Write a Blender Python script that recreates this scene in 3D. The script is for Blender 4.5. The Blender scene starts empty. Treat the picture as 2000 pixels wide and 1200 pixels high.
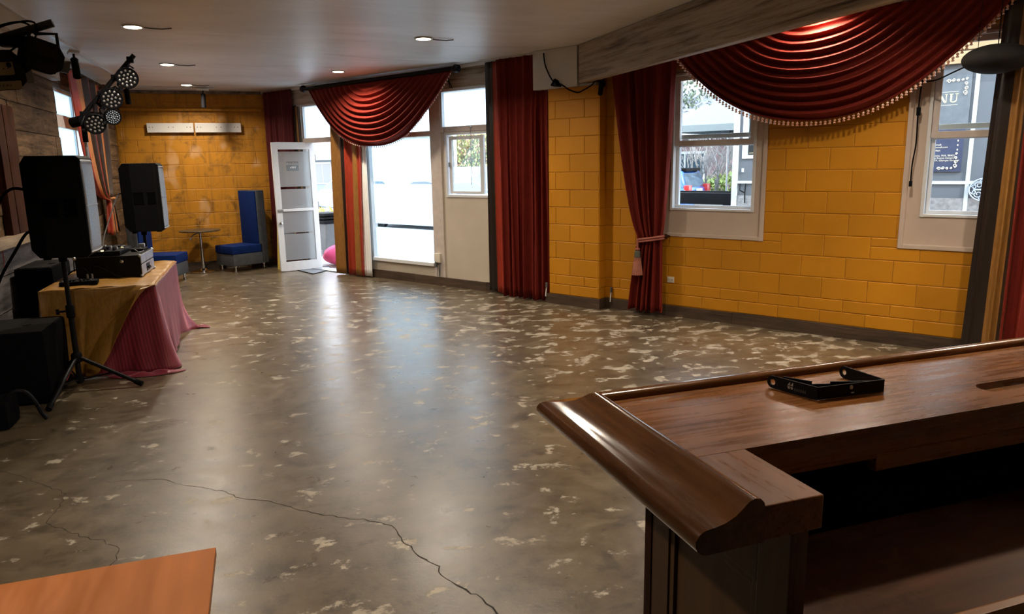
import bpy, bmesh, math, random
from mathutils import Matrix, Vector
random.seed(7)
PI = math.pi
scene = bpy.context.scene
COL = scene.collection

# ------------------------------------------------------------------ camera, sky, sun, exposure
cam_data = bpy.data.cameras.new('camera')
cam_data.sensor_width = 36.0
cam_data.lens = 1411.0 / 2000.0 * 36.0
cam_data.clip_start = 0.05
cam = bpy.data.objects.new('camera', cam_data)
COL.objects.link(cam)
_p, _r, _y = 0.19604, -0.018393, 0.328906
_fw = Vector((0, math.cos(_p), -math.sin(_p))); _up = Vector((0, math.sin(_p), math.cos(_p))); _rt = Vector((1, 0, 0))
_R = Matrix.Rotation(-_y, 3, 'Z')
_rx = _R @ (math.cos(_r) * _rt + math.sin(_r) * _up)
_uy = _R @ (-math.sin(_r) * _rt + math.cos(_r) * _up)
_fw = _R @ _fw
cam.matrix_world = Matrix(((_rx.x, _uy.x, -_fw.x, 0), (_rx.y, _uy.y, -_fw.y, 0), (_rx.z, _uy.z, -_fw.z, 1.69), (0, 0, 0, 1)))
scene.camera = cam

world = bpy.data.worlds.new('sky')
scene.world = world
world.use_nodes = True
nt = world.node_tree
for nd in list(nt.nodes): nt.nodes.remove(nd)
wo = nt.nodes.new('ShaderNodeOutputWorld'); wb = nt.nodes.new('ShaderNodeBackground')
tc = nt.nodes.new('ShaderNodeTexCoord'); sx = nt.nodes.new('ShaderNodeSeparateXYZ'); cr = nt.nodes.new('ShaderNodeValToRGB')
nt.links.new(tc.outputs['Generated'], sx.inputs[0]); nt.links.new(sx.outputs['Z'], cr.inputs[0])
cr.color_ramp.elements[0].position = 0.0; cr.color_ramp.elements[0].color = (0.96, 0.98, 1.0, 1)
cr.color_ramp.elements[1].position = 0.8; cr.color_ramp.elements[1].color = (0.60, 0.76, 1.0, 1)
nt.links.new(cr.outputs[0], wb.inputs['Color']); wb.inputs['Strength'].default_value = 3.0
nt.links.new(wb.outputs[0], wo.inputs['Surface'])

sun_d = bpy.data.lights.new('sun', 'SUN'); sun_d.energy = 3.2; sun_d.angle = 0.01; sun_d.color = (1.0, 0.95, 0.86)
sun = bpy.data.objects.new('sun', sun_d); COL.objects.link(sun)
# light travels along the street front and slightly away from it
_sd = Vector((0.5245, -0.8514, 0)) * -0.74 + Vector((-0.8514, -0.5245, 0)) * -0.26 + Vector((0, 0, -0.62))
sun.rotation_euler = _sd.to_track_quat('-Z', 'Y').to_euler()

scene.view_settings.view_transform = 'Standard'
scene.view_settings.look = 'None'
scene.view_settings.gamma = 1.0
scene.view_settings.use_curve_mapping = False
scene.view_settings.exposure = 1.05
scene.cycles.use_denoising = True
scene.cycles.max_bounces = 10
scene.cycles.diffuse_bounces = 5
scene.cycles.glossy_bounces = 4
scene.cycles.transparent_max_bounces = 12
scene.cycles.sample_clamp_indirect = 6.0
scene.cycles.caustics_reflective = False

LAMP_W = 19.5          # each recessed lamp
LAMP_COL = (1.0, 0.87, 0.70)

# ------------------------------------------------------------------ helpers
I4 = Matrix.Identity(4)
def frame(loc, rz): return Matrix.Translation(Vector(loc)) @ Matrix.Rotation(rz, 4, 'Z')
WALL_ANG = math.atan2(-0.8514, 0.5245)
WF = frame((3.781, 7.555, 0), WALL_ANG)           # street wall: x along the wall, y outward, z up
LF = frame((-2.13, 0, 0), PI / 2)                 # left wall: x = room depth, y outward
ROOT_M = {}

def thing(name, label=None, cat=None, loc=(0, 0, 0), rz=0.0, group=None, kind=None, f=I4):
    o = bpy.data.objects.new(name, None); o.empty_display_size = 0.1
    m = f @ frame(loc, rz)
    o.matrix_world = m; COL.objects.link(o); ROOT_M[o] = m
    if label: o['label'] = label
    if cat: o['category'] = cat
    if group: o['group'] = group
    if kind: o['kind'] = kind
    return o

def dup(root, m, label=None):
    r = root.copy(); COL.objects.link(r); r.matrix_world = m; ROOT_M[r] = m
    if label: r['label'] = label
    for ch in list(root.children):
        c = ch.copy(); COL.objects.link(c); c.parent = r
        for g in list(ch.children):
            d = g.copy(); COL.objects.link(d); d.parent = c
    return r

class MB:
    def __init__(s): s.bm = bmesh.new(); s.mi = 0
    def face(s, pts, mi=None):
        vs = [s.bm.verts.new(p) for p in pts]
        f = s.bm.faces.new(vs); f.material_index = s.mi if mi is None else mi
        return f
    def box(s, x0, x1, y0, y1, z0, z1, bev=0.0, mi=None, m=None):
        mi = s.mi if mi is None else mi
        r = bmesh.ops.create_cube(s.bm, size=1.0)
        vs = r['verts']
        for v in vs:
            v.co = Vector(((x0 + x1) / 2 + v.co.x * (x1 - x0), (y0 + y1) / 2 + v.co.y * (y1 - y0), (z0 + z1) / 2 + v.co.z * (z1 - z0)))
        fs = set(f for v in vs for f in v.link_faces)
        for f in fs: f.material_index = mi
        if bev > 0:
            es = list(set(e for v in vs for e in v.link_edges))
            rr = bmesh.ops.bevel(s.bm, geom=es, offset=bev, segments=2, profile=0.7, affect='EDGES')
            for f in rr['faces']: f.material_index = mi
            vs = list(set(v for f in rr['faces'] for v in f.verts) | set(v for v in vs if v.is_valid))
        if m is not None:
            for v in vs:
                v.co = m @ v.co
        return s
    def cyl(s, p0, p1, r0, r1=None, n=12, mi=None):
        return s.tube([p0, p1], [r0, r0 if r1 is None else r1], n, mi)
    def tube(s, pts, r, n=8, mi=None):
        mi = s.mi if mi is None else mi
        pts = [Vector(p) for p in pts]
        if not isinstance(r, (list, tuple)): r = [r] * len(pts)
        rings = []
        ref = None
        for i, p in enumerate(pts):
            if i == 0: t = pts[1] - p
            elif i == len(pts) - 1: t = p - pts[i - 1]
            else: t = pts[i + 1] - pts[i - 1]
            t = t.normalized()
            if ref is None:
                ref = Vector((0, 0, 1)) if abs(t.z) < 0.9 else Vector((1, 0, 0))
            a = t.cross(ref).normalized(); b = a.cross(t).normalized(); ref = b
            rings.append([s.bm.verts.new(p + r[i] * (math.cos(2 * PI * k / n) * a + math.sin(2 * PI * k / n) * b)) for k in range(n)])
        for i in range(len(rings) - 1):
            for k in range(n):
                f = s.bm.faces.new((rings[i][k], rings[i][(k + 1) % n], rings[i + 1][(k + 1) % n], rings[i + 1][k])); f.material_index = mi
        f = s.bm.faces.new(rings[0][::-1]); f.material_index = mi
        f = s.bm.faces.new(rings[-1]); f.material_index = mi
        return s
    def lathe(s, prof, c=(0, 0, 0), n=20, mi=None, ax=None):
        """profile of (radius, height) around +Z (or matrix ax)"""
        mi = s.mi if mi is None else mi
        c = Vector(c); rings = []
        for (r, z) in prof:
            ring = []
            for k in range(n):
                v = Vector((r * math.cos(2 * PI * k / n), r * math.sin(2 * PI * k / n), z))
                if ax is not None: v = ax @ v
                ring.append(s.bm.verts.new(c + v))
            rings.append(ring)
        for i in range(len(rings) - 1):
            for k in range(n):
                f = s.bm.faces.new((rings[i][k], rings[i][(k + 1) % n], rings[i + 1][(k + 1) % n], rings[i + 1][k])); f.material_index = mi
        if prof[0][0] > 1e-5: s.bm.faces.new(rings[0][::-1]).material_index = mi
        if prof[-1][0] > 1e-5: s.bm.faces.new(rings[-1]).material_index = mi
        return s
    def prism(s, poly, h0, h1, fn=None, mi=None):
        """extrude a 2D polygon; fn(a, b, h) -> 3D point"""
        mi = s.mi if mi is None else mi
        fn = fn or (lambda a, b, h: (a, b, h))
        A = [s.bm.verts.new(fn(a, b, h0)) for a, b in poly]; B = [s.bm.verts.new(fn(a, b, h1)) for a, b in poly]
        n = len(poly)
        fs = [s.bm.faces.new(A[::-1]), s.bm.faces.new(B)]
        for k in range(n): fs.append(s.bm.faces.new((A[k], A[(k + 1) % n], B[(k + 1) % n], B[k])))
        for f in fs: f.material_index = mi
        return s
    def grid(s, fn, nu, nv, mif=None, closed=False):
        V = [[s.bm.verts.new(fn(i / nu, j / nv)) for j in range(nv + 1)] for i in range(nu + (0 if closed else 1))]
        N = len(V)
        for i in range(nu):
            for j in range(nv):
                f = s.bm.faces.new((V[i][j], V[(i + 1) % N][j], V[(i + 1) % N][j + 1], V[i][j + 1]))
                f.material_index = s.mi if mif is None else mif((i + 0.5) / nu, (j + 0.5) / nv)
        return s
    def ball(s, c, r, n=12, m=8, mi=None):
        c = Vector(c); r = r if isinstance(r, (tuple, list)) else (r, r, r)
        prof = [(max(1e-6, math.sin(PI * j / m)), -math.cos(PI * j / m)) for j in range(m + 1)]
        return s.lathe(prof, c, n, mi, ax=Matrix.Diagonal(Vector(r)))
    def build(s, name, mats, parent=None, f=None, smooth=True, solid=0.0, bevel=0.0, ang=0.6, label=None, kind=None, tag=None):
        """vertices are in frame f (default: the parent's own frame, or world)."""
        bmesh.ops.remove_doubles(s.bm, verts=s.bm.verts, dist=1e-6)
        bmesh.ops.recalc_face_normals(s.bm, faces=s.bm.faces)
        me = bpy.data.meshes.new(name)
        if parent is not None:
            if f is not None:
                s.bm.transform(ROOT_M[parent].inverted() @ f)
        else:
            if f is not None: s.bm.transform(f)
        o_loc = None
        if parent is None:
            xs = [v.co.x for v in s.bm.verts]; ys = [v.co.y for v in s.bm.verts]; zs = [v.co.z for v in s.bm.verts]
            o_loc = Vector(((min(xs) + max(xs)) / 2, (min(ys) + max(ys)) / 2, min(zs)))
            s.bm.transform(Matrix.Translation(-o_loc))
        s.bm.to_mesh(me); s.bm.free()
        if not isinstance(mats, (list, tuple)): mats = [mats]
        for m in mats: me.materials.append(m)
        if smooth:
            me.polygons.foreach_set('use_smooth', [True] * len(me.polygons))
            me.set_sharp_from_angle(angle=ang)
        o = bpy.data.objects.new(name, me); COL.objects.link(o)
        if parent is not None:
            o.parent = parent
            ROOT_M[o] = ROOT_M[parent]
        else:
            o.location = o_loc; ROOT_M[o] = Matrix.Translation(o_loc)
        if bevel > 0:
            b = o.modifiers.new('soft', 'BEVEL'); b.width = bevel; b.segments = 2; b.limit_method = 'ANGLE'; b.angle_limit = 0.7
        if solid > 0:
            b = o.modifiers.new('thick', 'SOLIDIFY'); b.thickness = solid; b.offset = 0
        if label: o['label'] = label
        if kind: o['kind'] = kind
        if tag:
            o['label'] = tag[0]; o['category'] = tag[1]
            if len(tag) > 2: o['group'] = tag[2]
        return o

# ------------------------------------------------------------------ materials
def new_mat(name):
    m = bpy.data.materials.new(name); m.use_nodes = True
    t = m.node_tree
    return m, t, t.nodes['Principled BSDF'], t.nodes['Material Output']
def N(t, kind, **kw):
    n = t.nodes.new(kind)
    for k, v in kw.items():
        if k.startswith('_'): n.inputs[k[1:].replace('_', ' ')].default_value = v
        else: setattr(n, k, v)
    return n
def ramp(t, fac, stops, interp='LINEAR'):
    r = t.nodes.new('ShaderNodeValToRGB'); r.color_ramp.interpolation = interp
    e = r.color_ramp.elements
    while len(e) < len(stops): e.new(0.5)
    for i, (p, c) in enumerate(stops):
        e[i].position = p; e[i].color = (*c, 1) if isinstance(c, (tuple, list)) else (c, c, c, 1)
    t.links.new(fac, r.inputs[0]); return r.outputs[0]
def mixc(t, fac, a, b, mode='MIX'):
    n = t.nodes.new('ShaderNodeMix'); n.data_type = 'RGBA'; n.blend_type = mode
    for sock, v in ((n.inputs[0], fac), (n.inputs[6], a), (n.inputs[7], b)):
        if isinstance(v, (int, float)): sock.default_value = v
        elif isinstance(v, (tuple, list)): sock.default_value = (*v, 1)
        else: t.links.new(v, sock)
    return n.outputs[2]
def mth(t, op, a, b=None, c=None, clamp=False):
    n = t.nodes.new('ShaderNodeMath'); n.operation = op; n.use_clamp = clamp
    for i, v in enumerate((a, b, c)):
        if v is None: continue
        if isinstance(v, (int, float)): n.inputs[i].default_value = v
        else: t.links.new(v, n.inputs[i])
    return n.outputs[0]
def coords(t, space='OBJECT', scale=(1, 1, 1), rot=(0, 0, 0)):
    mp = t.nodes.new('ShaderNodeMapping'); mp.inputs['Scale'].default_value = scale; mp.inputs['Rotation'].default_value = rot
    if space == 'WORLD': src = t.nodes.new('ShaderNodeNewGeometry').outputs['Position']
    else: src = t.nodes.new('ShaderNodeTexCoord').outputs['Object']
    t.links.new(src, mp.inputs[0]); return mp.outputs[0]
def noise(t, vec, scale=5, detail=4, rough=0.5, dist=0.0):
    n = N(t, 'ShaderNodeTexNoise', _Scale=scale, _Detail=detail, _Roughness=rough, _Distortion=dist)
    t.links.new(vec, n.inputs['Vector']); return n.outputs['Fac']
def bump(t, bsdf, h, strength=0.3, dist=0.01):
    b = N(t, 'ShaderNodeBump', _Strength=strength, _Distance=dist)
    t.links.new(h, b.inputs['Height']); t.links.new(b.outputs[0], bsdf.inputs['Normal'])

def plain(name, col, rough=0.5, metal=0.0, var=0.12, scale=12, bmp=0.0, spec=0.5, sheen=0.0, coat=0.0, space='OBJECT'):
    m, t, b, o = new_mat(name)
    v = coords(t, space); n = noise(t, v, scale, 4)
    c = ramp(t, n, [(0.3, tuple(x * (1 - var) for x in col)), (0.7, tuple(min(1, x * (1 + var)) for x in col))])
    t.links.new(c, b.inputs['Base Color'])
    b.inputs['Roughness'].default_value = rough; b.inputs['Metallic'].default_value = metal
    b.inputs['Specular IOR Level'].default_value = spec
    if sheen: b.inputs['Sheen Weight'].default_value = sheen; b.inputs['Sheen Roughness'].default_value = 0.4; b.inputs['Sheen Tint'].default_value = (*[min(1, x * 2 + 0.1) for x in col], 1)
    if coat: b.inputs['Coat Weight'].default_value = coat; b.inputs['Coat Roughness'].default_value = 0.1
    if bmp: bump(t, b, noise(t, v, scale * 6, 5), bmp, 0.004)
    return m

def wood(name, dark, light, axis=0, rough=0.4, scale=1.0, bmp=0.15, coat=0.0, rand=0.0, space='OBJECT', wear=None, stretch=9.0, spec=0.4):
    m, t, b, o = new_mat(name)
    sc = [stretch * scale] * 3; sc[axis] = 0.8 * scale
    v = coords(t, space, tuple(sc))
    n1 = noise(t, v, 2.2, 6, 0.6, 0.6)
    n2 = noise(t, v, 9.0, 4, 0.6, 0.2)
    f = mth(t, 'ADD', mth(t, 'MULTIPLY', n1, 0.65), mth(t, 'MULTIPLY', n2, 0.35))
    c = ramp(t, f, [(0.32, dark), (0.52, tuple((a + bb) / 2 for a, bb in zip(dark, light))), (0.68, light)])
    if rand:
        oi = t.nodes.new('ShaderNodeObjectInfo')
        k = mth(t, 'MULTIPLY_ADD', oi.outputs['Random'], rand, 1 - rand / 2)
        hsv = t.nodes.new('ShaderNodeHueSaturation'); t.links.new(c, hsv.inputs['Color']); t.links.new(k, hsv.inputs['Value'])
        c = hsv.outputs[0]
    if wear:
        w = noise(t, coords(t, space, (1, 1, 1)), 7.0, 8, 0.7, 0.5)
        c = mixc(t, ramp(t, w, [(0.55, 0.0), (0.72, 0.55)]), c, wear)
    t.links.new(c, b.inputs['Base Color'])
    b.inputs['Specular IOR Level'].default_value = spec
    r = ramp(t, n2, [(0.3, max(0.05, rough - 0.06)), (0.7, rough + 0.08)])
    t.links.new(r, b.inputs['Roughness'])
    if coat: b.inputs['Coat Weight'].default_value = coat; b.inputs['Coat Roughness'].default_value = 0.15
    if bmp: bump(t, b, f, bmp, 0.004)
    return m

def emit(name, col, s):
    m, t, b, o = new_mat(name)
    b.inputs['Base Color'].default_value = (0.8, 0.8, 0.8, 1)
    b.inputs['Emission Color'].default_value = (*col, 1); b.inputs['Emission Strength'].default_value = s
    return m

def glass_clear(name, tint=(0.93, 0.97, 0.98), haze=0.0):
    m, t, b, o = new_mat(name); t.nodes.remove(b)
    tr = N(t, 'ShaderNodeBsdfTransparent'); tr.inputs[0].default_value = (*tint, 1)
    gl = N(t, 'ShaderNodeBsdfGlossy', _Roughness=0.02); fr = N(t, 'ShaderNodeFresnel', _IOR=1.45)
    bf = t.nodes.new('ShaderNodeNewGeometry').outputs['Backfacing']       # same reflectance on both sides of a thin sheet
    t.links.new(mth(t, 'MULTIPLY_ADD', bf, 1 / 1.45 - 1.45, 1.45), fr.inputs['IOR'])
    mx = N(t, 'ShaderNodeMixShader')
    t.links.new(fr.outputs[0], mx.inputs[0]); t.links.new(tr.outputs[0], mx.inputs[1]); t.links.new(gl.outputs[0], mx.inputs[2])
    out = mx.outputs[0]
    if haze:
        tl = N(t, 'ShaderNodeBsdfTranslucent'); tl.inputs[0].default_value = (0.92, 0.96, 1.0, 1)
        df = N(t, 'ShaderNodeBsdfDiffuse'); df.inputs[0].default_value = (0.84, 0.90, 0.96, 1)
        m1 = N(t, 'ShaderNodeMixShader', _Fac=0.35); t.links.new(tl.outputs[0], m1.inputs[1]); t.links.new(df.outputs[0], m1.inputs[2])
        m2 = N(t, 'ShaderNodeMixShader', _Fac=haze); t.links.new(out, m2.inputs[1]); t.links.new(m1.outputs[0], m2.inputs[2]); out = m2.outputs[0]
    t.links.new(out, o.inputs['Surface']); return m

def frosted(name, col=(0.86, 0.94, 1.0)):
    m, t, b, o = new_mat(name); t.nodes.remove(b)
    tl = N(t, 'ShaderNodeBsdfTranslucent')
    n = noise(t, coords(t, 'WORLD'), 3.0, 3)
    c = ramp(t, n, [(0.3, tuple(x * 0.93 for x in col)), (0.7, col)]); t.links.new(c, tl.inputs[0])
    gl = N(t, 'ShaderNodeBsdfGlossy', _Roughness=0.35); fr = N(t, 'ShaderNodeFresnel', _IOR=1.3)
    bf = t.nodes.new('ShaderNodeNewGeometry').outputs['Backfacing']
    t.links.new(mth(t, 'MULTIPLY_ADD', bf, 1 / 1.3 - 1.3, 1.3), fr.inputs['IOR'])
    mx = N(t, 'ShaderNodeMixShader')
    t.links.new(fr.outputs[0], mx.inputs[0]); t.links.new(tl.outputs[0], mx.inputs[1]); t.links.new(gl.outputs[0], mx.inputs[2])
    t.links.new(mx.outputs[0], o.inputs['Surface']); return m

def velvet(name, col, rim):
    m, t, b, o = new_mat(name)
    n = noise(t, coords(t, 'OBJECT', (6, 6, 1.2)), 6, 5, 0.6)
    c = ramp(t, n, [(0.3, tuple(x * 0.8 for x in col)), (0.7, tuple(x * 1.15 for x in col))])
    t.links.new(c, b.inputs['Base Color']); b.inputs['Roughness'].default_value = 0.75; b.inputs['Specular IOR Level'].default_value = 0.2
    b.inputs['Sheen Weight'].default_value = 0.55; b.inputs['Sheen Roughness'].default_value = 0.35; b.inputs['Sheen Tint'].default_value = (*rim, 1)
    return m

def satin(name, col, rough=0.38, rib=0.0):
    m, t, b, o = new_mat(name)
    v = coords(t, 'OBJECT', (14, 14, 2.0)); n = noise(t, v, 5, 6, 0.65, 0.4)
    c = ramp(t, n, [(0.3, tuple(x * 0.72 for x in col)), (0.7, tuple(min(1, x * 1.2) for x in col))])
    t.links.new(c, b.inputs['Base Color']); b.inputs['Roughness'].default_value = rough
    b.inputs['Sheen Weight'].default_value = 0.3; b.inputs['Sheen Tint'].default_value = (*[min(1, x * 2) for x in col], 1)
    bump(t, b, n, 0.15, 0.004)
    return m

def painted_block(name, col, stain=0.0, bumpk=0.35):
    m, t, b, o = new_mat(name)
    v = coords(t, 'WORLD')
    big = noise(t, v, 1.3, 4, 0.55); fine = noise(t, v, 42, 5, 0.6)
    c = ramp(t, big, [(0.3, tuple(x * 0.88 for x in col)), (0.7, tuple(min(1, x * 1.08) for x in col))])
    oi = t.nodes.new('ShaderNodeObjectInfo')
    hsv = t.nodes.new('ShaderNodeHueSaturation'); t.links.new(c, hsv.inputs['Color'])
    t.links.new(mth(t, 'MULTIPLY_ADD', oi.outputs['Random'], 0.12, 0.94), hsv.inputs['Value']); c = hsv.outputs[0]
    if stain:
        s1 = noise(t, v, 2.6, 10, 0.72, 1.2)
        c = mixc(t, ramp(t, s1, [(0.51, 0.0), (0.68, stain)]), c, (0.085, 0.045, 0.014))
        s2 = noise(t, coords(t, 'WORLD', (9, 9, 0.7)), 1.6, 6, 0.6)
        c = mixc(t, ramp(t, s2, [(0.50, 0.0), (0.72, stain * 0.6)]), c, (0.17, 0.080, 0.016))
        s3 = noise(t, coords(t, 'WORLD', (4.5, 4.5, 3)), 0.9, 2, 0.4)
        c = mixc(t, ramp(t, s3, [(0.62, 0.0), (0.72, 0.4)]), c, (0.66, 0.42, 0.24))
    t.links.new(c, b.inputs['Base Color']); b.inputs['Roughness'].default_value = 0.55; b.inputs['Specular IOR Level'].default_value = 0.3
    h = mth(t, 'ADD', mth(t, 'MULTIPLY', fine, 0.6), noise(t, v, 12, 4))
    bump(t, b, h, bumpk, 0.004)
    return m

def floor_mat():
    m, t, b, o = new_mat('worn polished concrete')
    v = coords(t, 'WORLD')
    vs = coords(t, 'WORLD', (1.0, 1.5, 1), (0, 0, 0.33))
    big = noise(t, v, 0.8, 6, 0.6, 0.5); mid = noise(t, vs, 3.0, 8, 0.65, 0.8); fine = noise(t, v, 55, 4, 0.6)
    f = mth(t, 'ADD', mth(t, 'MULTIPLY', big, 0.55), mth(t, 'MULTIPLY', mid, 0.45))
    c = ramp(t, f, [(0.33, (0.036, 0.026, 0.015)), (0.43, (0.076, 0.054, 0.030)), (0.52, (0.104, 0.075, 0.042)), (0.64, (0.185, 0.138, 0.080))])
    c = mixc(t, mth(t, 'MULTIPLY', fine, 0.45), c, (0.058, 0.043, 0.026))
    mot = noise(t, v, 6.5, 8, 0.7, 0.3)
    c = mixc(t, ramp(t, mot, [(0.40, 0.0), (0.62, 0.45)]), c, (0.15, 0.115, 0.07))
    c = mixc(t, ramp(t, mot, [(0.34, 0.55), (0.46, 0.0)]), c, (0.030, 0.024, 0.017))
    # distance towards the street wall drives how often the top coat has flaked
    sp = t.nodes.new('ShaderNodeSeparateXYZ'); t.links.new(t.nodes.new('ShaderNodeNewGeometry').outputs['Position'], sp.inputs[0])
    along = mth(t, 'ADD', mth(t, 'MULTIPLY', sp.outputs[0], 0.8514), mth(t, 'MULTIPLY', sp.outputs[1], 0.5245))
    dens = N(t, 'ShaderNodeMapRange'); dens.inputs['From Min'].default_value = 2.8; dens.inputs['From Max'].default_value = 6.2
    dens.inputs['To Min'].default_value = 0.0; dens.inputs['To Max'].default_value = 0.068
    t.links.new(along, dens.inputs['Value'])
    fade = N(t, 'ShaderNodeMapRange'); fade.inputs['From Min'].default_value = 10.6; fade.inputs['From Max'].default_value = 8.2
    t.links.new(sp.outputs[1], fade.inputs['Value'])
    densf = mth(t, 'MULTIPLY', dens.outputs[0], fade.outputs[0])
    pn = noise(t, coords(t, 'WORLD', (1.0, 1.25, 1), (0, 0, 0.5)), 4.9, 10, 0.66, 0.12)
    pn2 = noise(t, v, 14, 8, 0.7, 0.6)
    pk = mth(t, 'ADD', mth(t, 'ADD', pn, densf), mth(t, 'MULTIPLY', mth(t, 'SUBTRACT', pn2, 0.5), 0.16))
    lace = noise(t, coords(t, 'WORLD', (1, 1.3, 1)), 26, 6, 0.7)
    pk = mth(t, 'ADD', pk, mth(t, 'MULTIPLY', mth(t, 'SUBTRACT', lace, 0.5), 0.14))
    pm = ramp(t, pk, [(0.595, 0.0), (0.64, 1.0)])
    pc = ramp(t, noise(t, v, 9, 6), [(0.3, (0.27, 0.225, 0.16)), (0.7, (0.44, 0.375, 0.28))])
    c = mixc(t, mth(t, 'MULTIPLY', pm, 0.85), c, pc)
    dn = noise(t, coords(t, 'WORLD', (1.0, 1.2, 1), (0, 0, 1.1)), 3.4, 10, 0.68, 0.15)
    dm = ramp(t, mth(t, 'ADD', mth(t, 'ADD', dn, mth(t, 'MULTIPLY', mth(t, 'SUBTRACT', pn2, 0.5), 0.25)), mth(t, 'MULTIPLY', mth(t, 'SUBTRACT', lace, 0.5), 0.22)), [(0.66, 0.0), (0.73, 1.0)])
    c = mixc(t, mth(t, 'MULTIPLY', dm, 0.42), c, (0.026, 0.024, 0.022))
    t.links.new(c, b.inputs['Base Color'])
    r = ramp(t, mid, [(0.3, 0.26), (0.7, 0.37)])
    r = mixc(t, pm, r, (0.6, 0.6, 0.6)); r = mixc(t, dm, r, (0.55, 0.55, 0.55))
    t.links.new(r, b.inputs['Roughness'])
    b.inputs['Specular IOR Level'].default_value = 0.62
    b.inputs['Coat Weight'].default_value = 0.22; b.inputs['Coat Roughness'].default_value = 0.30
    bump(t, b, mth(t, 'SUBTRACT', mth(t, 'ADD', mth(t, 'MULTIPLY', fine, 0.30), mth(t, 'ADD', mth(t, 'MULTIPLY', mid, 0.3), mth(t, 'MULTIPLY', lace, 0.6))), mth(t, 'MULTIPLY', pm, 0.25)), 0.30, 0.004)
    return m

def ceiling_mat():
    m, t, b, o = new_mat('smoke stained ceiling paint')
    v = coords(t, 'WORLD'); n = noise(t, coords(t, 'WORLD', (0.5, 1.3, 1)), 1.4, 7, 0.6, 0.6)
    c = ramp(t, n, [(0.35, (0.72, 0.695, 0.665)), (0.62, (0.85, 0.835, 0.815))])
    s = noise(t, coords(t, 'WORLD', (0.6, 1.6, 1), (0, 0, 0.2)), 1.1, 9, 0.7, 1.0)
    c = mixc(t, ramp(t, s, [(0.60, 0.0), (0.72, 0.45)]), c, (0.36, 0.29, 0.21))
    t.links.new(c, b.inputs['Base Color']); b.inputs['Roughness'].default_value = 0.42
    bump(t, b, noise(t, coords(t, 'WORLD', (1, 2.5, 1)), 3.0, 8, 0.6), 0.25, 0.006)
    return m

def whitewash(name, axis):
    """old timber with worn white paint"""
    m, t, b, o = new_mat(name)
    sc = [13.0, 13.0, 13.0]; sc[axis] = 0.55
    v = coords(t, 'OBJECT', tuple(sc)); g = noise(t, v, 1.3, 9, 0.66, 0.7); g2 = noise(t, v, 6.0, 5, 0.6, 0.5)
    f = mth(t, 'ADD', mth(t, 'MULTIPLY', g, 0.7), mth(t, 'MULTIPLY', g2, 0.3))
    c = ramp(t, f, [(0.34, (0.055, 0.032, 0.018)), (0.43, (0.20, 0.145, 0.092)), (0.52, (0.38, 0.31, 0.235)), (0.72, (0.52, 0.45, 0.37))])
    t.links.new(c, b.inputs['Base Color']); b.inputs['Roughness'].default_value = 0.6
    bump(t, b, f, 0.7, 0.012)
    return m

YELLOW = painted_block('mustard block paint', (0.55, 0.225, 0.008))
YELLOW_B = painted_block('stained mustard block paint', (0.46, 0.195, 0.012), stain=0.9)
MORTAR = plain('painted mortar', (0.36, 0.145, 0.006), 0.6)
FLOOR = floor_mat(); CEIL = ceiling_mat(); WASH = whitewash('whitewashed timber', 1); WASHX = whitewash('whitewashed header', 0)
WHITE = plain('white paint', (0.62, 0.60, 0.57), 0.35, var=0.05, scale=3)
SURR = plain('bounce tinted white surround', (0.55, 0.44, 0.36), 0.4, var=0.05, scale=3)  # white paint with warm bounce light put into its colour
CREAM = plain('cream wall board', (0.58, 0.50, 0.40), 0.42, var=0.06, scale=2, space='WORLD')
PVC = plain('window vinyl', (0.70, 0.71, 0.72), 0.3, var=0.03)
TAUPE = plain('aged sash paint', (0.58, 0.50, 0.45), 0.45, var=0.08)
BASEW = wood('dark baseboard', (0.030, 0.018, 0.011), (0.105, 0.066, 0.042), 0, 0.55, 1.0, 0.4, rand=0.3)
PLANK = wood('reclaimed barn plank', (0.012, 0.007, 0.004), (0.20, 0.122, 0.066), 0, 0.75, 0.9, 0.9, rand=0.6, stretch=7.0, spec=0.12, wear=(0.26, 0.175, 0.105))
PLANKG = wood('grey lit barn plank', (0.025, 0.022, 0.022), (0.25, 0.225, 0.22), 0, 0.6, 0.9, 0.9, rand=0.4, stretch=7.0, spec=0.3)  # same planks, with the bluish grey light below the ledge put into the colour
REDWOOD = wood('red stained post', (0.014, 0.005, 0.003), (0.060, 0.020, 0.009), 2, 0.6, 1.0, 0.3, spec=0.1)
LEDGE = wood('pale timber ledge', (0.15, 0.10, 0.06), (0.38, 0.29, 0.19), 0, 0.6, 1.0, 0.4)
FROST = frosted('frosted window film', (0.84, 0.95, 0.99)); FROSTB = frosted('sky blue film', (0.42, 0.64, 0.78)); CLEAR = glass_clear('clear glass'); HAZY = glass_clear('hazed door glass', haze=0.72)
RED = velvet('red velvet', (0.150, 0.013, 0.007), (0.95, 0.14, 0.06))
RED2 = velvet('wine velvet', (0.075, 0.008, 0.009), (0.7, 0.12, 0.10))
S_GOLD = satin('bronze satin', (0.30, 0.135, 0.030)); S_BROWN = satin('brown satin', (0.048, 0.026, 0.014)); S_RED = satin('red satin', (0.36, 0.040, 0.018))
S_DARK = satin('umber satin', (0.020, 0.012, 0.008)); S_ORANGE = satin('copper satin', (0.50, 0.185, 0.048)); LINING = plain('white curtain lining', (0.86, 0.86, 0.84), 0.8, var=0.03)
BEAD = plain('blush fringe beads', (0.74, 0.40, 0.27), 0.35, spec=0.6)
BLACK = plain('black plastic', (0.005, 0.005, 0.006), 0.6, bmp=0.05, spec=0.06); BLACKM = plain('black metal', (0.007, 0.007, 0.008), 0.45, metal=0.0, spec=0.12)
BLACKW = plain('scuffed black', (0.009, 0.008, 0.007), 0.6, var=0.3, bmp=0.1, spec=0.08); BCLOTH = plain('black fabric', (0.005, 0.005, 0.006), 0.95, spec=0.02)
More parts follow.
